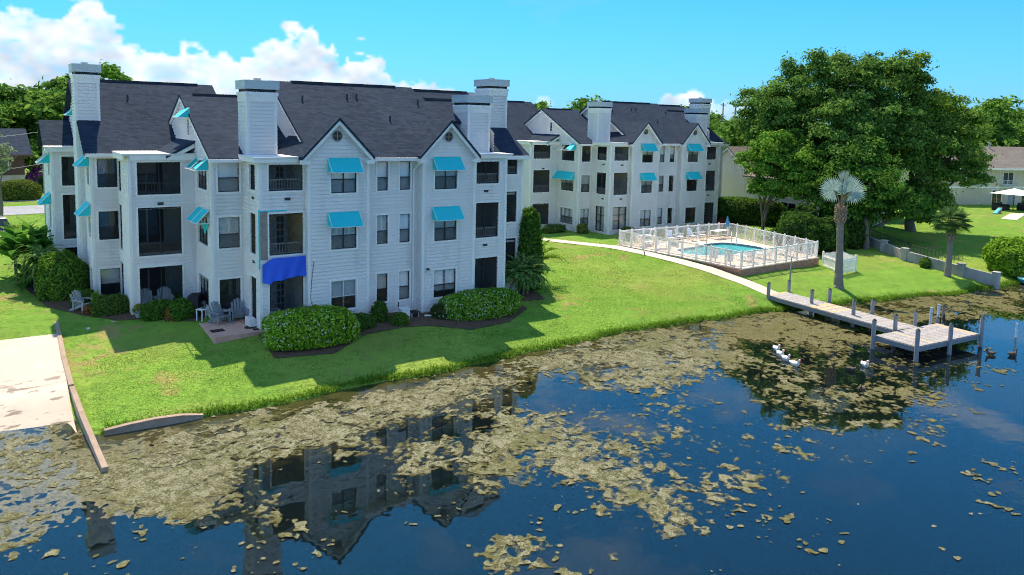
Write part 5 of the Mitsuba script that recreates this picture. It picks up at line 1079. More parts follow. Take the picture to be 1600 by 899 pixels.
part(k, 'post', cyl([25.75, -5.2, zl - .2], [25.78, -5.2, zl + 1.35], .055, .05, 8), 'post_grey'); part(k, 'pole', cyl([25.78, -5.2, zl + 1.3], [25.8, -5.2, zl + 2.1], .03, .028, 8), 'plain_grey'); part(k, 'cap', cyl([25.8, -5.2, zl + 2.1], [25.8, -5.2, zl + 2.18], .06, .05, 8), 'cap_metal')
# ---------------------------------------------------------------- dock
ZK = -.53
k = thing('dock', 'grey wooden dock with a square end platform and tall posts', 'dock')
A0, A1, B0, B1_ = np.array([23.35, -5.35]), np.array([22.27, -13.75]), np.array([25.12, -5.4]), np.array([23.98, -14.05])
n = 60
bl, bt = [], []
for i in range(n):
    t0, t1 = i / n, (i + .93) / n
    q = np.array([A0 + (A1 - A0) * t0, A0 + (A1 - A0) * t1, B0 + (B1_ - B0) * t1, B0 + (B1_ - B0) * t0])
    m = mk(np.vstack([np.c_[q, [ZK - .035] * 4], np.c_[q, [ZK + .004 * math.sin(i * 2.1)] * 4]]), BF)
    (bt if i in (22, 23, 24, 26, 27, 28, 31, 32) or i < 2 else bl).append(m)
part(k, 'deck_board', cat(bl), 'dock_grey', kind='stuff'); part(k, 'new_deck_board', cat(bt), 'dock_tan', label='newer tan boards across the dock walkway', kind='stuff')
PLt = [np.array(p) for p in ((20.43, -13.75), (20.27, -15.85), (25.36, -16.33), (25.63, -14.2))]
n = 36; bl, bt = [], []
for i in range(n):
    t0, t1 = i / n, (i + .93) / n
    q = np.array([PLt[0] + (PLt[3] - PLt[0]) * t0, PLt[1] + (PLt[2] - PLt[1]) * t0, PLt[1] + (PLt[2] - PLt[1]) * t1, PLt[0] + (PLt[3] - PLt[0]) * t1])
    m = mk(np.vstack([np.c_[q, [ZK - .035 + .004] * 4], np.c_[q, [ZK + .004 + .004 * math.sin(i * 1.7)] * 4]]), BF)
    (bt if i in (9, 33, 34) else bl).append(m)
part(k, 'deck_board', cat(bl), 'dock_grey', kind='stuff'); part(k, 'new_deck_board', cat(bt), 'dock_tan', label='newer tan boards on the end platform', kind='stuff')
def bm(a, b, w, z0, z1):
    d = (b - a) / np.linalg.norm(b - a); nn = np.array([-d[1], d[0]]) * w / 2
    q = np.array([a - nn, b - nn, b + nn, a + nn]); return mk(np.vstack([np.c_[q, [z0] * 4], np.c_[q, [z1] * 4]]), BF)
for a, b in ((A0, A1), (B0, B1_), (PLt[0], PLt[1]), (PLt[1], PLt[2]), (PLt[2], PLt[3]), (PLt[3], PLt[0])): part(k, 'edge_beam', bm(a, b, .06, ZK - .26, ZK - .037), 'dock_beam')
for x, y, top in ((23.28, -5.5, .72), (25.2, -5.55, .68), (23.72, -8.1, .75), (25.0, -8.4, .72), (23.3, -10.9, .78), (24.55, -11.25, .74), (22.32, -13.72, .75), (24.1, -13.8, .72), (20.38, -13.7, .74), (20.2, -15.9, .80), (22.75, -16.18, .80), (25.45, -16.4, .80), (25.7, -14.15, .25)):
    p = part(k, 'post', cyl([x, y, -3.2], [x, y, ZK + top], .105, .10, 10), 'post_grey')
    part(p, 'cap', cyl([x, y, ZK + top], [x, y, ZK + top + .09], .115, .03, 10), 'dark_metal')
for x, y, h, l in ((27.6, -12.9, .95, 'shorter white pipe standing in the pond behind the dock'), (28.0, -13.1, 1.1, 'taller white pipe standing in the pond behind the dock')):
    kk = thing('mooring_pipe', l, 'pipe'); part(kk, 'pipe', cyl([x, y, -3.5], [x, y, WATER + h], .075, n=10), 'plastic_white'); part(kk, 'cap', cyl([x, y, WATER + h], [x, y, WATER + h + .04], .085, n=10), 'plain_grey')
kk = thing('mooring_post', 'dark wooden post beside the taller white pipe', 'post'); part(kk, 'post', cyl([28.25, -13.25, -3.5], [28.25, -13.25, WATER + 1.05], .09, n=8), 'timber'); part(kk, 'cap', cyl([28.25, -13.25, WATER + 1.05], [28.25, -13.25, WATER + 1.12], .10, .04, 8), 'dark_metal')
kk = thing('marker_pipe', 'lone white pipe in the water at the right edge', 'pipe'); part(kk, 'pipe', cyl([29.1, -16.55, -3.5], [29.1, -16.55, WATER + .72], .05, n=8), 'plastic_white'); part(kk, 'cap', cyl([29.1, -16.55, WATER + .72], [29.1, -16.55, WATER + .75], .06, n=8), 'plain_grey')
# ---------------------------------------------------------------- birds
def chain(js):
    from manifold3d import Manifold
    out = None
    for (a, ra), (b, rb_) in zip(js[:-1], js[1:]):
        s = Manifold.batch_hull([Manifold.sphere(ra, 14).translate(list(a)), Manifold.sphere(rb_, 14).translate(list(b))])
        out = s if out is None else out + s
    m = out.to_mesh(); t = trimesh.Trimesh(m.vert_properties[:, :3], m.tri_verts)
    t = t.subdivide_to_size(.05); trimesh.smoothing.filter_taubin(t, iterations=12)
    return t
def duck(label, x, y, deg, m, group=None, s=1.0):
    k = thing('duck', label, 'duck', group); to = place(x, y, WATER + .015, deg) @ T().scale(s)
    body = chain([((-.36, 0, .17), .025), ((-.24, 0, .13), .085), ((-.05, 0, .09), .145), ((.12, 0, .09), .14), ((.22, 0, .14), .095), ((.26, 0, .24), .055), ((.29, 0, .34), .05), ((.33, 0, .385), .062)])
    part(k, 'body', body, m, True, to=to)
    for sy in (-1, 1):
        w = chain([((-.26, sy * .07, .17), .02), ((-.08, sy * .12, .15), .07), ((.08, sy * .12, .14), .06)])
        part(k, 'wing', w, m, True, to=to)
    part(k, 'bill', trimesh.convex.convex_hull([[.38, -.022, .37], [.38, .022, .37], [.38, -.02, .395], [.38, .02, .395], [.46, -.018, .358], [.46, .018, .358], [.455, 0, .375]]), 'bill_red' if m == 'feather_white' else 'bill_yellow', to=to)
for i, (x, y, dg, l) in enumerate(((15.95, -11.41, -118, 'white duck at the rear of the row of four on the pond'), (15.4, -12.02, -116, 'white duck second from the rear in the row of four'), (14.99, -12.6, -112, 'white duck second from the front in the row of four'), (14.65, -13.3, -100, 'white duck leading the row of four on the pond'), (17.34, -15.06, -125, 'lone white duck left of the dock platform'))): duck(l, x, y, dg, 'feather_white', s=.85)
for x, y, dg, l in ((16.22, -15.1, -60, 'brown duck swimming among the algae near the lone white duck'), (24.41, -17.33, 150, 'left brown duck right of the dock platform'), (25.23, -17.94, -20, 'right brown duck right of the dock platform'), (14.17, -16.78, -160, 'brown duck farthest out on the dark water')): duck(l, x, y, dg, 'feather_brown', s=.75)
k = thing('cormorant', 'black cormorant perched at the back corner of the dock platform', 'bird'); to = place(25.62, -14.5, ZK + .0, 200)
part(k, 'body', chain([((-.18, 0, .06), .02), ((-.09, 0, .16), .06), ((0, 0, .27), .085), ((.05, 0, .38), .07), ((.07, 0, .48), .035), ((.05, 0, .57), .028), ((.08, 0, .63), .034)]), 'feather_black', True, to=to)
part(k, 'bill', cyl([.10, 0, .63], [.20, 0, .62], .015, .005, 6), 'bill_yellow', to=to)
for s in (-1, 1): part(k, 'leg', cyl([0, s * .04, 0], [0, s * .04, .2], .015, n=6), 'feather_black', to=to)
# ---------------------------------------------------------------- wall and iron fence at the right
W_ = [np.array(p) for p in ((47.5, 5.2), (45.6, 1.9), (43.2, -1.5), (41.44, -4.1), (40.85, -8.4), (41.7, -10.3))]
k = thing('concrete_wall', 'weathered low concrete wall with pillars beside the neighbouring lawn', 'wall')
for a, b in zip(W_[:-1], W_[1:]):
    za, zb_ = gz(*a), gz(*b); d = (b - a) / np.linalg.norm(b - a); nn = np.array([-d[1], d[0]]) * .09
    q = np.array([a - nn, b - nn, b + nn, a + nn]); za, zb_ = max(za, -.95), max(zb_, -.95)
    part(k, 'panel', mk(np.vstack([np.c_[q, [-1.6] * 4], np.c_[q, [za + .72, zb_ + .72, zb_ + .72, za + .72]]]), BF), 'wall_concrete')
for p in W_[1:]:
    zz = max(gz(*p), -.95); part(k, 'pillar', cat([bx(p[0] - .2, p[0] + .2, p[1] - .2, p[1] + .2, -1.6, zz + .86), bx(p[0] - .24, p[0] + .24, p[1] - .24, p[1] + .24, zz + .86, zz + .92)]), 'wall_concrete')
k = thing('iron_fence', 'black iron railing standing behind the concrete wall', 'fence')
off = np.array([.95, .15])
for a, b in zip(W_[:-2], W_[1:-1]):
    a, b = a + off, b + off; L = np.linalg.norm(b - a); nsp = max(1, int(L / 2.2))
    for i in range(nsp):
        p, q = a + (b - a) * i / nsp, a + (b - a) * (i + 1) / nsp
        zp_, zq_ = max(gz(*p), -.7), max(gz(*q), -.7)
        part(k, 'post', bx(p[0] - .03, p[0] + .03, p[1] - .03, p[1] + .03, zp_ - .2, zp_ + 1.25), 'dark_metal')
        for h in (.15, 1.1): part(k, 'rail', cyl([*p, zp_ + h], [*q, zq_ + h], .02, n=5), 'dark_metal')
        part(k, 'bar', cat([cyl([*(p + (q - p) * t), zp_ + (zq_ - zp_) * t + .05], [*(p + (q - p) * t), zp_ + (zq_ - zp_) * t + 1.2], .014, n=4) for t in np.linspace(0, 1, 16)[1:-1]]), 'dark_metal', kind='stuff')
k = thing('paddle_boat', 'small teal boat lying at the water edge at the right', 'boat')
_h = trimesh.convex.convex_hull([[x * l, y * w, z] for l, w, z in ((1.1, .35, 0), (1.25, .5, .35)) for x in (-1, 1) for y in (-1, 1)] + [[1.6, 0, .38], [-1.45, 0, .36]])
part(k, 'hull', _h, 'sign_teal', to=place(46.0, -11.3, -1.15, -35)); part(k, 'rim', bx(-1.2, 1.2, -.52, .52, .345, .40), 'plastic_white', to=place(46.0, -11.3, -1.15, -35))
# ---------------------------------------------------------------- trees
def crown(lobes, r, per=24, leaf=100, size=.17, lo=(0.041, 0.108, 0.016), hi=(0.169, 0.317, 0.043), cl=.62, warm=None):
    C, N, S, K = [], [], [], []
    for (x, y, z, R) in lobes:
        n = max(6, int(per * R * R / 9 * 1.0))
        d = sphere_pts(n, r, -.75); q = np.array([x, y, z]) + d * R * r.uniform(.45, 1.02, n)[:, None] * [1, 1, .88]
        for i in range(n):
            rc = cl * r.uniform(.5, 1.5); m = int(leaf * (rc / cl) ** 2)
            e = sphere_pts(m, r, -.6)
            st = np.array([r.uniform(.7, 1.4), r.uniform(.7, 1.4), r.uniform(.5, .85)])
            rad = r.uniform(.35, 1.05, m) * np.where(r.random(m) < .16, r.uniform(1.1, 1.75, m), 1)
            C.append(q[i] + e * rc * rad[:, None] * st); N.append(e + d[i] * .6 + [0, 0, .45]); S.append(size * r.uniform(.65, 1.3, m)); K.append(np.full(m, r.random()))
    C, N, S, K = np.vstack(C), np.vstack(N), np.hstack(S), np.hstack(K)
    m, col = leaves(C, N / np.linalg.norm(N, axis=1, keepdims=True), S, r, lo, hi, .55, .5)
    kk = np.repeat(K, 4)[:, None]
    col = col * (.78 + .44 * kk)
    if warm is not None: col = np.where(kk > .82, col * np.array(warm), col)
    return m, np.clip(col, 0, .5)
def tree(name, label, base, lobes, seed, trunks=None, rt=.35, group=None, cat_='tree', bark='bark', **kw):
    r = np.random.default_rng(seed); k = thing(name, label, cat_, group)
    b = np.array([base[0], base[1], gz(base[0], base[1]) - .2])
    L = sorted(lobes, key=lambda q: q[2]); fork = b + [0, 0, max(1.6, (min(q[2] - q[3] * .4 for q in lobes) - b[2]) * .75)]
    for pts in (trunks or [[b, (b + fork) / 2 + r.normal(0, .12, 3) * [1, 1, 0], fork]]):
        pts = np.array(pts, float); part(k, 'trunk', tube(pts, np.linspace(rt, rt * .72, len(pts)), 10), bark, True)
    for q in L:
        e = np.array(q[:3]) + [0, 0, q[3] * .25]; mid = (fork + e) / 2 + r.normal(0, .35, 3)
        part(k, 'limb', tube([fork - [0, 0, .2], mid, e], [rt * .5, rt * .3, rt * .1], 7), bark, True)
    m, c = crown(lobes, r, **kw); part(k, 'crown', m, 'leaf', color=c)
    return k
oakA = [(48.1, 8.9, 13.6, 2.9), (49.8, 6.3, 14.4, 2.7), (52.0, 4.5, 14.2, 2.6), (46.6, 5.8, 10.1, 3.7), (46.1, 10.1, 11.2, 2.8), (45.8, 12.2, 9.4, 2.5), (49.9, 4.2, 10.2, 3.8), (46.1, 8.4, 7.2, 3.4), (46.4, 4.2, 6.2, 3.6), (46.0, 13.6, 11.5, 1.9), (53.6, 7.8, 12.6, 3.4), (49.2, 10.5, 10.5, 2.6)]
oakB = [(55.4, 4.5, 14.9, 2.0), (56.0, 3.5, 12.0, 2.8), (58.7, 2.4, 10.3, 2.9), (59.6, 0.7, 8.9, 2.5), (54.1, 2.8, 7.9, 3.9), (57.3, 0.8, 6.3, 3.2), (58.1, -0.9, 5.9, 1.7), (54.9, 1.1, 3.6, 2.4)]
oakC = [(44.0, 0.4, 4.6, 2.2), (46.7, -0.4, 3.4, 1.9), (42.8, 2.4, 4.2, 2.2), (49.2, -0.8, 2.8, 1.5), (45.3, 2.1, 6.9, 2.3), (43.4, 1.6, 2.6, 1.6), (46.0, 3.0, 2.8, 2.0)]
treeD = [(40.6, 9.1, 6.3, 1.5), (41.7, 7.6, 5.8, 2.2), (42.6, 6.5, 4.3, 1.8), (40.5, 7.6, 4.2, 1.4), (43.6, 8.4, 8.0, 1.8), (43.2, 5.5, 4.6, 1.6), (41.6, 8.2, 7.4, 2.0), (43.8, 6.6, 6.4, 2.4)]
tree('oak_tree', 'huge spreading oak, tallest of the trees right of the pool', (48.6, 6.2), oakA, 101, rt=.55, per=46, leaf=175, size=.145, cl=.74, lo=(.038, .095, .022), hi=(.185, .305, .062))
tree('oak_tree', 'broad oak behind and right of the tallest oak', (55.6, 2.8), oakB, 102, rt=.5, per=46, leaf=165, size=.15, cl=.74, lo=(0.046, 0.105, 0.022), hi=(0.19, 0.30, 0.055), warm=(1.25, 1.15, .8))
zC = gz(43.0, -.3)
tree('oak_tree', 'lower dark oak with a pale leaning trunk by the concrete wall', (44.4, .6), oakC, 103, trunks=[[(42.75, -.35, zC - .2), (43.1, .0, zC + 1.0), (43.7, .4, zC + 2.4)]], rt=.27, per=60, leaf=160, size=.15, cl=.68, lo=(0.035, 0.095, 0.016), hi=(0.135, 0.257, 0.041))
zD_ = gz(41.8, 9.0)
tree('ornamental_tree', 'smaller tree with several pale thin stems at the left of the big oaks', (41.8, 9.0), treeD, 104, trunks=[[(41.9, 8.9, zD_ - .2), (41.6, 8.8, zD_ + 1.4), (41.1, 8.9, zD_ + 3.6)], [(42.0, 9.0, zD_ - .2), (42.1, 8.8, zD_ + 1.6), (42.3, 8.2, zD_ + 3.8)], [(41.95, 9.0, zD_ - .2), (42.3, 9.2, zD_ + 1.5), (42.9, 8.9, zD_ + 3.6)]], rt=.12, per=75, leaf=130, size=.13, lo=(0.047, 0.128, 0.016), hi=(0.203, 0.378, 0.054), cl=.52)
tree('background_tree', 'tall tree rising behind the left roof ridge of the nearest block', (-6.8, 28.2), [(-6.7, 28.2, 12.0, 1.2), (-7.4, 28.3, 11.6, 1.0), (-5.9, 28.1, 11.4, .9), (-6.8, 28.2, 10.2, 1.3)], 105, rt=.2, per=60, leaf=60, size=.15, cl=.5)
for i, (x, y, zt) in enumerate(((-13.6, 41.8, 7.4),)):
    tree('olive_tree', 'grey-green tree at the far left edge in front of the brown house', (x, y), [(-13.6, 41.8, 6.2, 1.1), (-14.2, 42, 7.2, 1.1), (-13.5, 41.9, 4.9, .8)], 106, rt=.14, per=60, leaf=70, size=.12, cl=.5, lo=(0.108, 0.149, 0.081), hi=(0.270, 0.324, 0.189))
tree('bougainvillea', 'purple-flowering tree beside the brown house', (-10.0, 68.5), [(-9.9, 68.5, 3.6, 1.3), (-8.9, 68.2, 2.8, 1.1), (-10.6, 68.6, 2.2, .9)], 107, rt=.16, per=50, leaf=70, size=.16, lo=(0.135, 0.041, 0.216), hi=(0.405, 0.135, 0.486), cl=.5)
# far trees: a few crowns of one kind, each tree placed on its own
far_kinds = []
for s in range(4):
    r = np.random.default_rng(200 + s)
    lb = [(r.normal(0, 1.9), r.normal(0, 1.9), 6.2 + r.normal(0, 1.5), r.uniform(1.9, 2.9)) for _ in range(7)]
    cm, cc = crown(lb, r, per=26, leaf=34, size=.36, lo=(0.038, 0.097, 0.019), hi=(0.155, 0.270, 0.047), cl=.95)
    tk = tube([(0, 0, -.4), (.1, .05, 2.2), (.15, 0, 5.0)], [.30, .25, .16], 8)
    far_kinds.append((mikit.ply(cm, 'leaf', color=cc), mikit.ply(tk, 'bark', True)))
def far_tree(x, y, h, kind, rot, label, group):
    k = thing('background_tree', label, 'tree', group)
    to = T().translate([x, y, gz(x, y)]).rotate([0, 0, 1], rot).scale([h / 10.5, h / 10.5, h / 11.4])
    scene[numbered(k + '__crown')] = {**far_kinds[kind][0], 'to_world': to}
    scene[numbered(k + '__trunk')] = {**far_kinds[kind][1], 'to_world': to}
r = np.random.default_rng(300)
def at(head, dist): return CAM[0] + dist * math.sin(math.radians(head)), CAM[1] + dist * math.cos(math.radians(head))
for i, (hd, ds, h) in enumerate([(0.2, 112, 12.5), (1.6, 116, 13), (3.0, 113, 13.4), (4.4, 117, 13), (5.8, 114, 12.4), (2.3, 124, 13.6), (5.0, 126, 13.5), (-1.2, 114, 13), (1.0, 103, 8.5), (4.0, 104, 9), (6.6, 108, 10), (-2.6, 110, 12.6), (7.6, 120, 12)]):
    x, y = at(hd, ds); far_tree(x, y, h, i % 4, i * 77, 'dense dark tree in the wood behind the brown house', 'trees in the wood behind the brown house')
for i, (hd, ds, h) in enumerate([(37.2, 96, 11.2), (38.0, 98, 11.4), (39.2, 99, 11.6), (40.2, 101, 11.3), (41.2, 104, 10.6), (36.0, 100, 10.4)]):
    x, y = at(hd, ds); far_tree(x, y, h, (i + 1) % 4, i * 61, 'tree whose top shows above the roof of the farther block', 'trees behind the farther block')
for i in range(16):
    x, y = at(48.2 + i * .62 + r.normal(0, .15), r.uniform(86, 125)); far_tree(x, y, r.uniform(8.5, 10.6), i % 4, r.uniform(0, 360), 'green tree between the farther block and the big oaks', 'trees between the farther block and the big oaks')
for i in range(46):
    hd = 62 + (i % 23) * .62 + r.normal(0, .2); ds = (138 if i < 23 else 165) + r.normal(0, 8)
    x, y = at(hd, ds); far_tree(x, y, r.uniform(10.0, 12.6) if i < 23 else r.uniform(13, 14.6), i % 4, r.uniform(0, 360), 'tree in the far treeline behind the tan house', 'trees in the far treeline behind the tan house')
for i in range(70):
    x, y = at(-6 + i * 1.22 + r.normal(0, .3), r.uniform(185, 240)); far_tree(x, y, r.uniform(11.5, 13.5), i % 4, r.uniform(0, 360), 'tree in the distant wood along the horizon', 'trees of the distant wood along the horizon')
# ---------------------------------------------------------------- other buildings
def gable_roof(x0, x1, y0, y1, ze, zr, t=.15):
    """ridge along x"""
    ym = (y0 + y1) / 2
    return [prism([(x0, y0), (x1, y0), (x1, ym), (x0, ym)], lambda x, y: ze + (zr - ze) * (y - y0) / (ym - y0), t), prism([(x0, ym), (x1, ym), (x1, y1), (x0, y1)], lambda x, y: zr - (zr - ze) * (y - ym) / (y1 - ym), t)]
def simple_window(k, fr, u0, u1, z0, z1, to, m='door_glass', rail=False):
    w = part(k, 'window', fr.box(u0, u1, z0, z1, -.02, .03), m, to=to)
    part(w, 'frame', fr.frame(u0 - .06, u1 + .06, z0 - .06, z1 + .06, .09, 0, .07), 'white_trim', to=to)
    part(w, 'sash', cat([fr.box((u0 + u1) / 2 - .03, (u0 + u1) / 2 + .03, z0, z1, .03, .05)]), 'white_trim', to=to)
# tan two-storey house at the right; local x along its front, front faces -y
H0, H1 = np.array([83.2, 12.6]), np.array([99.5, 5.2]); ang = math.degrees(math.atan2(*(H1 - H0)[::-1])); Lh = float(np.linalg.norm(H1 - H0))
to = place(H0[0], H0[1], .25, ang)
k = thing('tan_house', 'two-storey tan house with a brown roof at the right edge', 'house'); fr = front(0)
part(k, 'wall', bx(0, Lh + 8, 0, 9, -.5, 4.75), 'tan_stucco', to=to)
for m in gable_roof(-.5, Lh + 8.5, -.7, 9.7, 4.75, 7.35): part(k, 'roof', m, 'shingle_brown', to=to)
part(k, 'fascia', bx(-.5, Lh + 8.5, -.76, -.7, 4.55, 4.78), 'white_trim', to=to); part(k, 'band', bx(0, Lh + 8, -.05, 0, 2.25, 2.45), 'white_trim', to=to)
part(k, 'chimney_pipe', cyl([9, 4, 6.5], [9, 4, 7.9], .12, n=8), 'plain_grey', to=to)
for u in (2.4, 7.6, 12.5):
    simple_window(k, fr, u, u + 1.5, 2.75, 4.25, to)
    part(k, 'balcony', cat([fr.box(u - .3, u + 1.9, 3.25, 3.32, .45, .5), fr.box(u - .3, u + 1.9, 2.5, 2.6, .1, .55)] + [fr.box(u - .3 + i * .18, u - .27 + i * .18, 2.6, 3.25, .46, .49) for i in range(13)]), 'cap_metal', to=to)
for u in (6.2, 10.5): simple_window(k, fr, u, u + 1.4, .15, 2.0, to)
part(k, 'door', fr.box(8.6, 9.6, .1, 2.05, 0, .04), 'porch_paint', to=to)
k = thing('patio_umbrella', 'white square patio umbrella in front of the tan house', 'umbrella')
xu, yu, zu = 84.0, 5.6, .4
part(k, 'pole', cyl([xu, yu, zu], [xu, yu, zu + 2.3], .05, n=8), 'dark_metal')
part(k, 'canopy', mk([[xu - 1.9, yu - 1.9, zu + 1.95], [xu + 1.9, yu - 1.9, zu + 1.95], [xu + 1.9, yu + 1.9, zu + 1.95], [xu - 1.9, yu + 1.9, zu + 1.95], [xu, yu, zu + 2.6]], [[0, 1, 4], [1, 2, 4], [2, 3, 4], [3, 0, 4]]), 'plastic_white')
for i, (x, y, l) in enumerate(((83.2, 6.5, 'dark sofa under the white patio umbrella'), (85.6, 5.0, 'dark armchair beside the white patio umbrella'))):
    kk = thing('outdoor_sofa', l, 'sofa'); w = 1.0 if i == 0 else .5
    part(kk, 'seat', bx(x - w, x + w, y - .4, y + .4, .4, .82), 'black_cloth'); part(kk, 'back', bx(x - w, x + w, y + .4, y + .6, .4, 1.25), 'black_cloth')
    for s in (-1, 1): part(kk, 'arm', bx(x + s * w, x + s * (w + .18), y - .4, y + .6, .4, 1.02), 'black_cloth')
k = thing('garden_slide', 'small green toy slide on the lawn in front of the tan house', 'slide')
zs_ = gz(78, 5.0)
part(k, 'chute', mk([[77.8, 4.8, zs_ + .1], [77.8, 5.2, zs_ + .1], [79, 5.2, zs_ + .6], [79, 4.8, zs_ + .6], [77.8, 4.8, zs_], [77.8, 5.2, zs_], [79, 5.2, zs_ + .52], [79, 4.8, zs_ + .52]], [[0, 2, 1], [0, 3, 2], [4, 5, 6], [4, 6, 7], [0, 1, 5], [0, 5, 4], [1, 2, 6], [1, 6, 5], [2, 3, 7], [2, 7, 6], [3, 0, 4], [3, 4, 7]]), 'sign_teal'); part(k, 'ladder', bx(79, 79.15, 4.8, 5.2, zs_, zs_ + .7), 'plain_grey')
struct('far_path', drape(LineString([(74, 2.0), (80, 3.6), (90, .5), (104, -3)]).buffer(.7, cap_style=2), 2.0, .03), 'concrete_pale', False, 'pale path across the neighbouring lawn')
# white gabled building behind the hedge
G0, G1 = np.array(at(49.9, 84)), np.array(at(57.3, 74)); ang = math.degrees(math.atan2(*(G1 - G0)[::-1])); Lg = float(np.linalg.norm(G1 - G0))
to = place(G0[0], G0[1], .2, ang); fr = front(0)
k = thing('white_building', 'plain off-white building with two gables behind the long hedge', 'building')
part(k, 'wall', bx(0, Lg, 0, 9, -.5, 4.3), 'white_stucco', to=to)
part(k, 'gable_wall', fr.P([0, 4.6, 4.6, 2.3, 0], [4.3, 4.3, 5.3, 7.0, 5.3], .0).shape and mk(np.vstack([fr.P([-.02, 4.6, 4.6, 2.3, -.02], [4.28, 4.28, 5.2, 7.0, 5.2], .01), fr.P([-.02, 4.6, 4.6, 2.3, -.02], [4.28, 4.28, 5.2, 7.0, 5.2], -8.9)]), [[0, 1, 2], [0, 2, 3], [0, 3, 4], [5, 7, 6], [5, 8, 7], [5, 9, 8], [0, 4, 9], [0, 9, 5], [1, 6, 7], [1, 7, 2]]), 'white_stucco', to=to)
for s in (-1, 1): part(k, 'roof', prism([(2.3, -.25), (2.3 + s * 2.75, -.25), (2.3 + s * 2.75, 9), (2.3, 9)], lambda x, y: 7.2 - .78 * abs(x - 2.3), .14), 'shingle_brown', to=to)
part(k, 'rake_board', cat([mk(fr.P([2.3, 2.3 + s * 2.75, 2.3 + s * 2.75, 2.3], [7.08, 4.93, 4.75, 6.88], .27), [[0, 1, 2], [0, 2, 3]]) for s in (-1, 1)]), 'white_trim', to=to)
for m in gable_roof(4.9, Lg + .5, -.5, 9.5, 4.4, 6.3): part(k, 'roof', m, 'shingle_brown', to=to)
part(k, 'rear_gable', cat([bx(-1.5, 9.0, 9.2, 16.5, -.5, 5.6), mk([[-1.5, 9.2, 5.6], [-1.5, 16.5, 5.6], [-1.5, 12.85, 8.3], [-1.4, 9.2, 5.6], [-1.4, 16.5, 5.6], [-1.4, 12.85, 8.3]], [[0, 2, 1], [3, 4, 5]])]), 'white_stucco', to=to)
for m in gable_roof(-1.8, 9.4, 8.9, 16.8, 5.55, 8.5): part(k, 'roof', m, 'shingle', to=to)
for u in (9.6, 14.2):
    simple_window(k, fr, u, u + 1.9, .3, 2.2, to)
# brown and beige house at the far left; front faces the camera
k = thing('brown_house', 'two-storey house, brown above and beige below, at the far left', 'house'); to = place(-24, 63.5, .25, 3); fr = front(0)
part(k, 'lower_wall', bx(0, 13.2, 0, 9, -.5, 2.35), 'tan_stucco', to=to); part(k, 'upper_wall', bx(0, 13.2, -.15, 9, 2.35, 4.6), 'brown_stain', to=to)
for m in gable_roof(-.5, 13.9, -.9, 9.9, 4.55, 7.2): part(k, 'roof', m, 'shingle', to=to)
part(k, 'fascia', bx(-.5, 13.9, -.96, -.9, 4.35, 4.56), 'brown_stain', to=to)
part(k, 'gable_wall', mk([[13.2, 0, 4.5], [13.2, 9, 4.5], [13.2, 4.5, 6.9]], [[0, 1, 2]]), 'brown_stain', to=to)
for u in (4.5, 9.6):
    w = part(k, 'window', fr.box(u, u + 2.1, 2.95, 3.9, .15, .18), 'door_glass', to=to); part(w, 'frame', fr.frame(u - .08, u + 2.18, 2.87, 3.98, .09, .15, .21), 'white_trim', to=to); part(w, 'sash', fr.box(u + 1.02, u + 1.08, 2.95, 3.9, .18, .2), 'white_trim', to=to)
    simple_window(k, fr, u + .3, u + 2.4, .7, 1.7, to)
# road and verge at the left
struct('road', drape(Polygon([(-60, 44), (60, 52), (60, 58.5), (-60, 51)]), 6, .03), 'asphalt', False, 'grey road behind the left lawn')
struct('sidewalk', drape(Polygon([(-60, 56.2), (30, 60.4), (30, 61.6), (-60, 57.4)]), 6, .03), 'concrete_pale', False, 'pale pavement beyond the far road')
# parked car at the left edge
k = thing('parked_car', 'silver car parked on the grass at the left edge', 'car'); to = place(-14.2, 30.6, gz(-14.7, 30.6), -82)
def hull_body(secs):
    from manifold3d import Manifold
    out = None
    P = [np.array([[x, s * w, z] for s in (-1, 1) for w, z in prof]) for x, prof in secs]
    ms = [trimesh.convex.convex_hull(np.vstack([a, b])) for a, b in zip(P[:-1], P[1:])]
    return cat(ms)
part(k, 'body', hull_body([(-2.25, [(.70, .45), (.78, .62), (.70, .95)]), (-2.0, [(.88, .35), (.92, .65), (.84, 1.02)]), (-.9, [(.92, .30), (.95, .65), (.88, 1.05)]), (1.0, [(.92, .30), (.95, .65), (.88, 1.02)]), (2.0, [(.90, .32), (.92, .60), (.80, .90)]), (2.3, [(.68, .42), (.74, .56), (.66, .74)])]), 'car_silver', 30, to=to)
part(k, 'cabin', hull_body([(-2.05, [(.80, 1.0), (.66, 1.45)]), (-1.5, [(.86, 1.0), (.70, 1.66)]), (.2, [(.86, 1.0), (.70, 1.68)]), (1.15, [(.84, 1.0), (.78, 1.04)])]), 'door_glass', 30, to=to)
part(k, 'roof', trimesh.convex.convex_hull([[x, s * .69, z] for x, z in ((-1.75, 1.62), (.15, 1.70), (-1.6, 1.72), (0, 1.75)) for s in (-1, 1)]), 'car_silver', to=to)
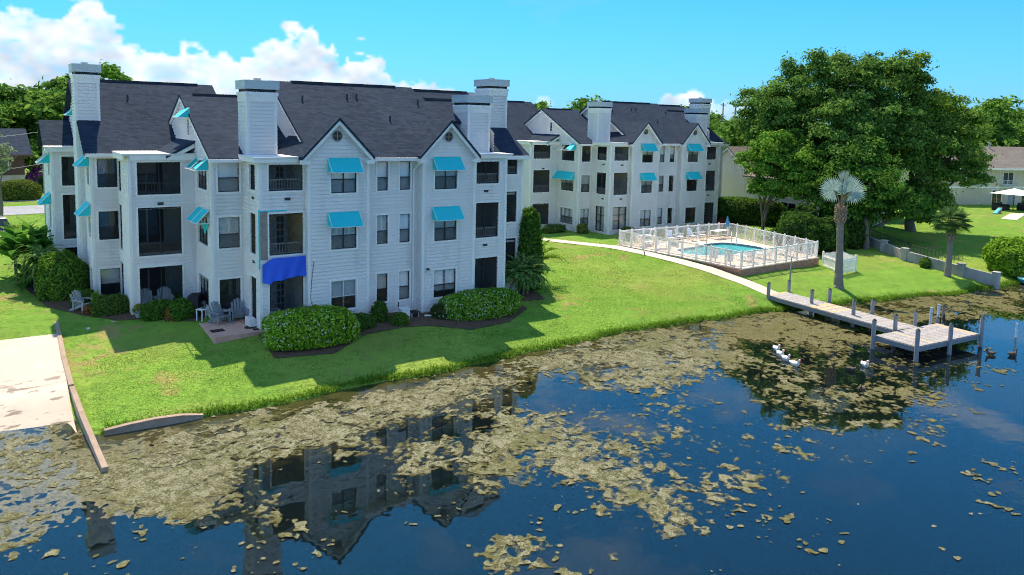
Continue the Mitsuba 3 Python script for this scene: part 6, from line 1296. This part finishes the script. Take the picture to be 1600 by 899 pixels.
for x in (-1.4, 1.4):
    for s in (-1, 1):
        w = part(k, 'wheel', cyl([x, s * .72, .33], [x, s * .96, .33], .33, n=18), 'rubber', to=to); part(w, 'rim', cyl([x, s * .955, .33], [x, s * .97, .33], .21, n=14), 'cap_metal', to=to)
for s in (-1, 1):
    part(k, 'headlight', bx(2.12, 2.32, s * .48 - .13, s * .48 + .13, .58, .70), 'plastic_white', to=to); part(k, 'tail_light', bx(-2.29, -2.15, s * .66 - .1, s * .66 + .1, .72, .92), 'red_lamp', to=to); part(k, 'mirror', bx(.75, .9, s * .95, s * 1.1, .98, 1.12), 'car_silver', to=to)
part(k, 'number_plate', bx(2.30, 2.33, -.2, .2, .44, .55), 'plastic_white', to=to); part(k, 'grille', bx(2.28, 2.325, -.4, .4, .58, .68), 'dark_metal', to=to)
# utility poles and wires
for i, (hd, ds, zt, l) in enumerate(((67.6, 160, 15.6, 'tall utility pole above the far treeline at the right'), (50.4, 190, 15.0, 'left thin pole above the trees beyond the farther block'), (51.25, 200, 15.2, 'right thin pole above the trees beyond the farther block'))):
    x, y = at(hd, ds); k = thing('utility_pole', l, 'pole'); part(k, 'pole', cyl([x, y, -.5], [x, y, zt], .22, .15, 8), 'timber'); part(k, 'crossarm', bx(x - .9, x + .9, y - .08, y + .08, zt - .6, zt - .42), 'timber')
for i, (z0, z1) in enumerate(((13.9, 14.2), (13.2, 13.5))):
    a, b = np.array([*at(67.6, 160), z0 + 1.0]), np.array([*at(80, 190), z1 + 1]); t = np.linspace(0, 1, 8)[:, None]; pts = a * (1 - t) + b * t; pts[:, 2] -= 1.4 * np.sin(t[:, 0] * math.pi)
    solo('overhead_wire', tube(pts, .03, 4), 'dark_metal', ('upper' if i == 0 else 'lower') + ' wire running right from the tall utility pole', 'wire')
for i, z0 in enumerate((7.0, 3.9)):
    a, b = np.array([-22, 50.0, z0 - .6]), np.array([-9.0, 54, z0 + .6]); t = np.linspace(0, 1, 6)[:, None]; pts = a * (1 - t) + b * t; pts[:, 2] -= .3 * np.sin(t[:, 0] * math.pi)
    solo('overhead_wire', tube(pts, .02, 4), 'plain_grey', ('upper' if i == 0 else 'lower') + ' wire crossing the trees at the far left', 'wire')
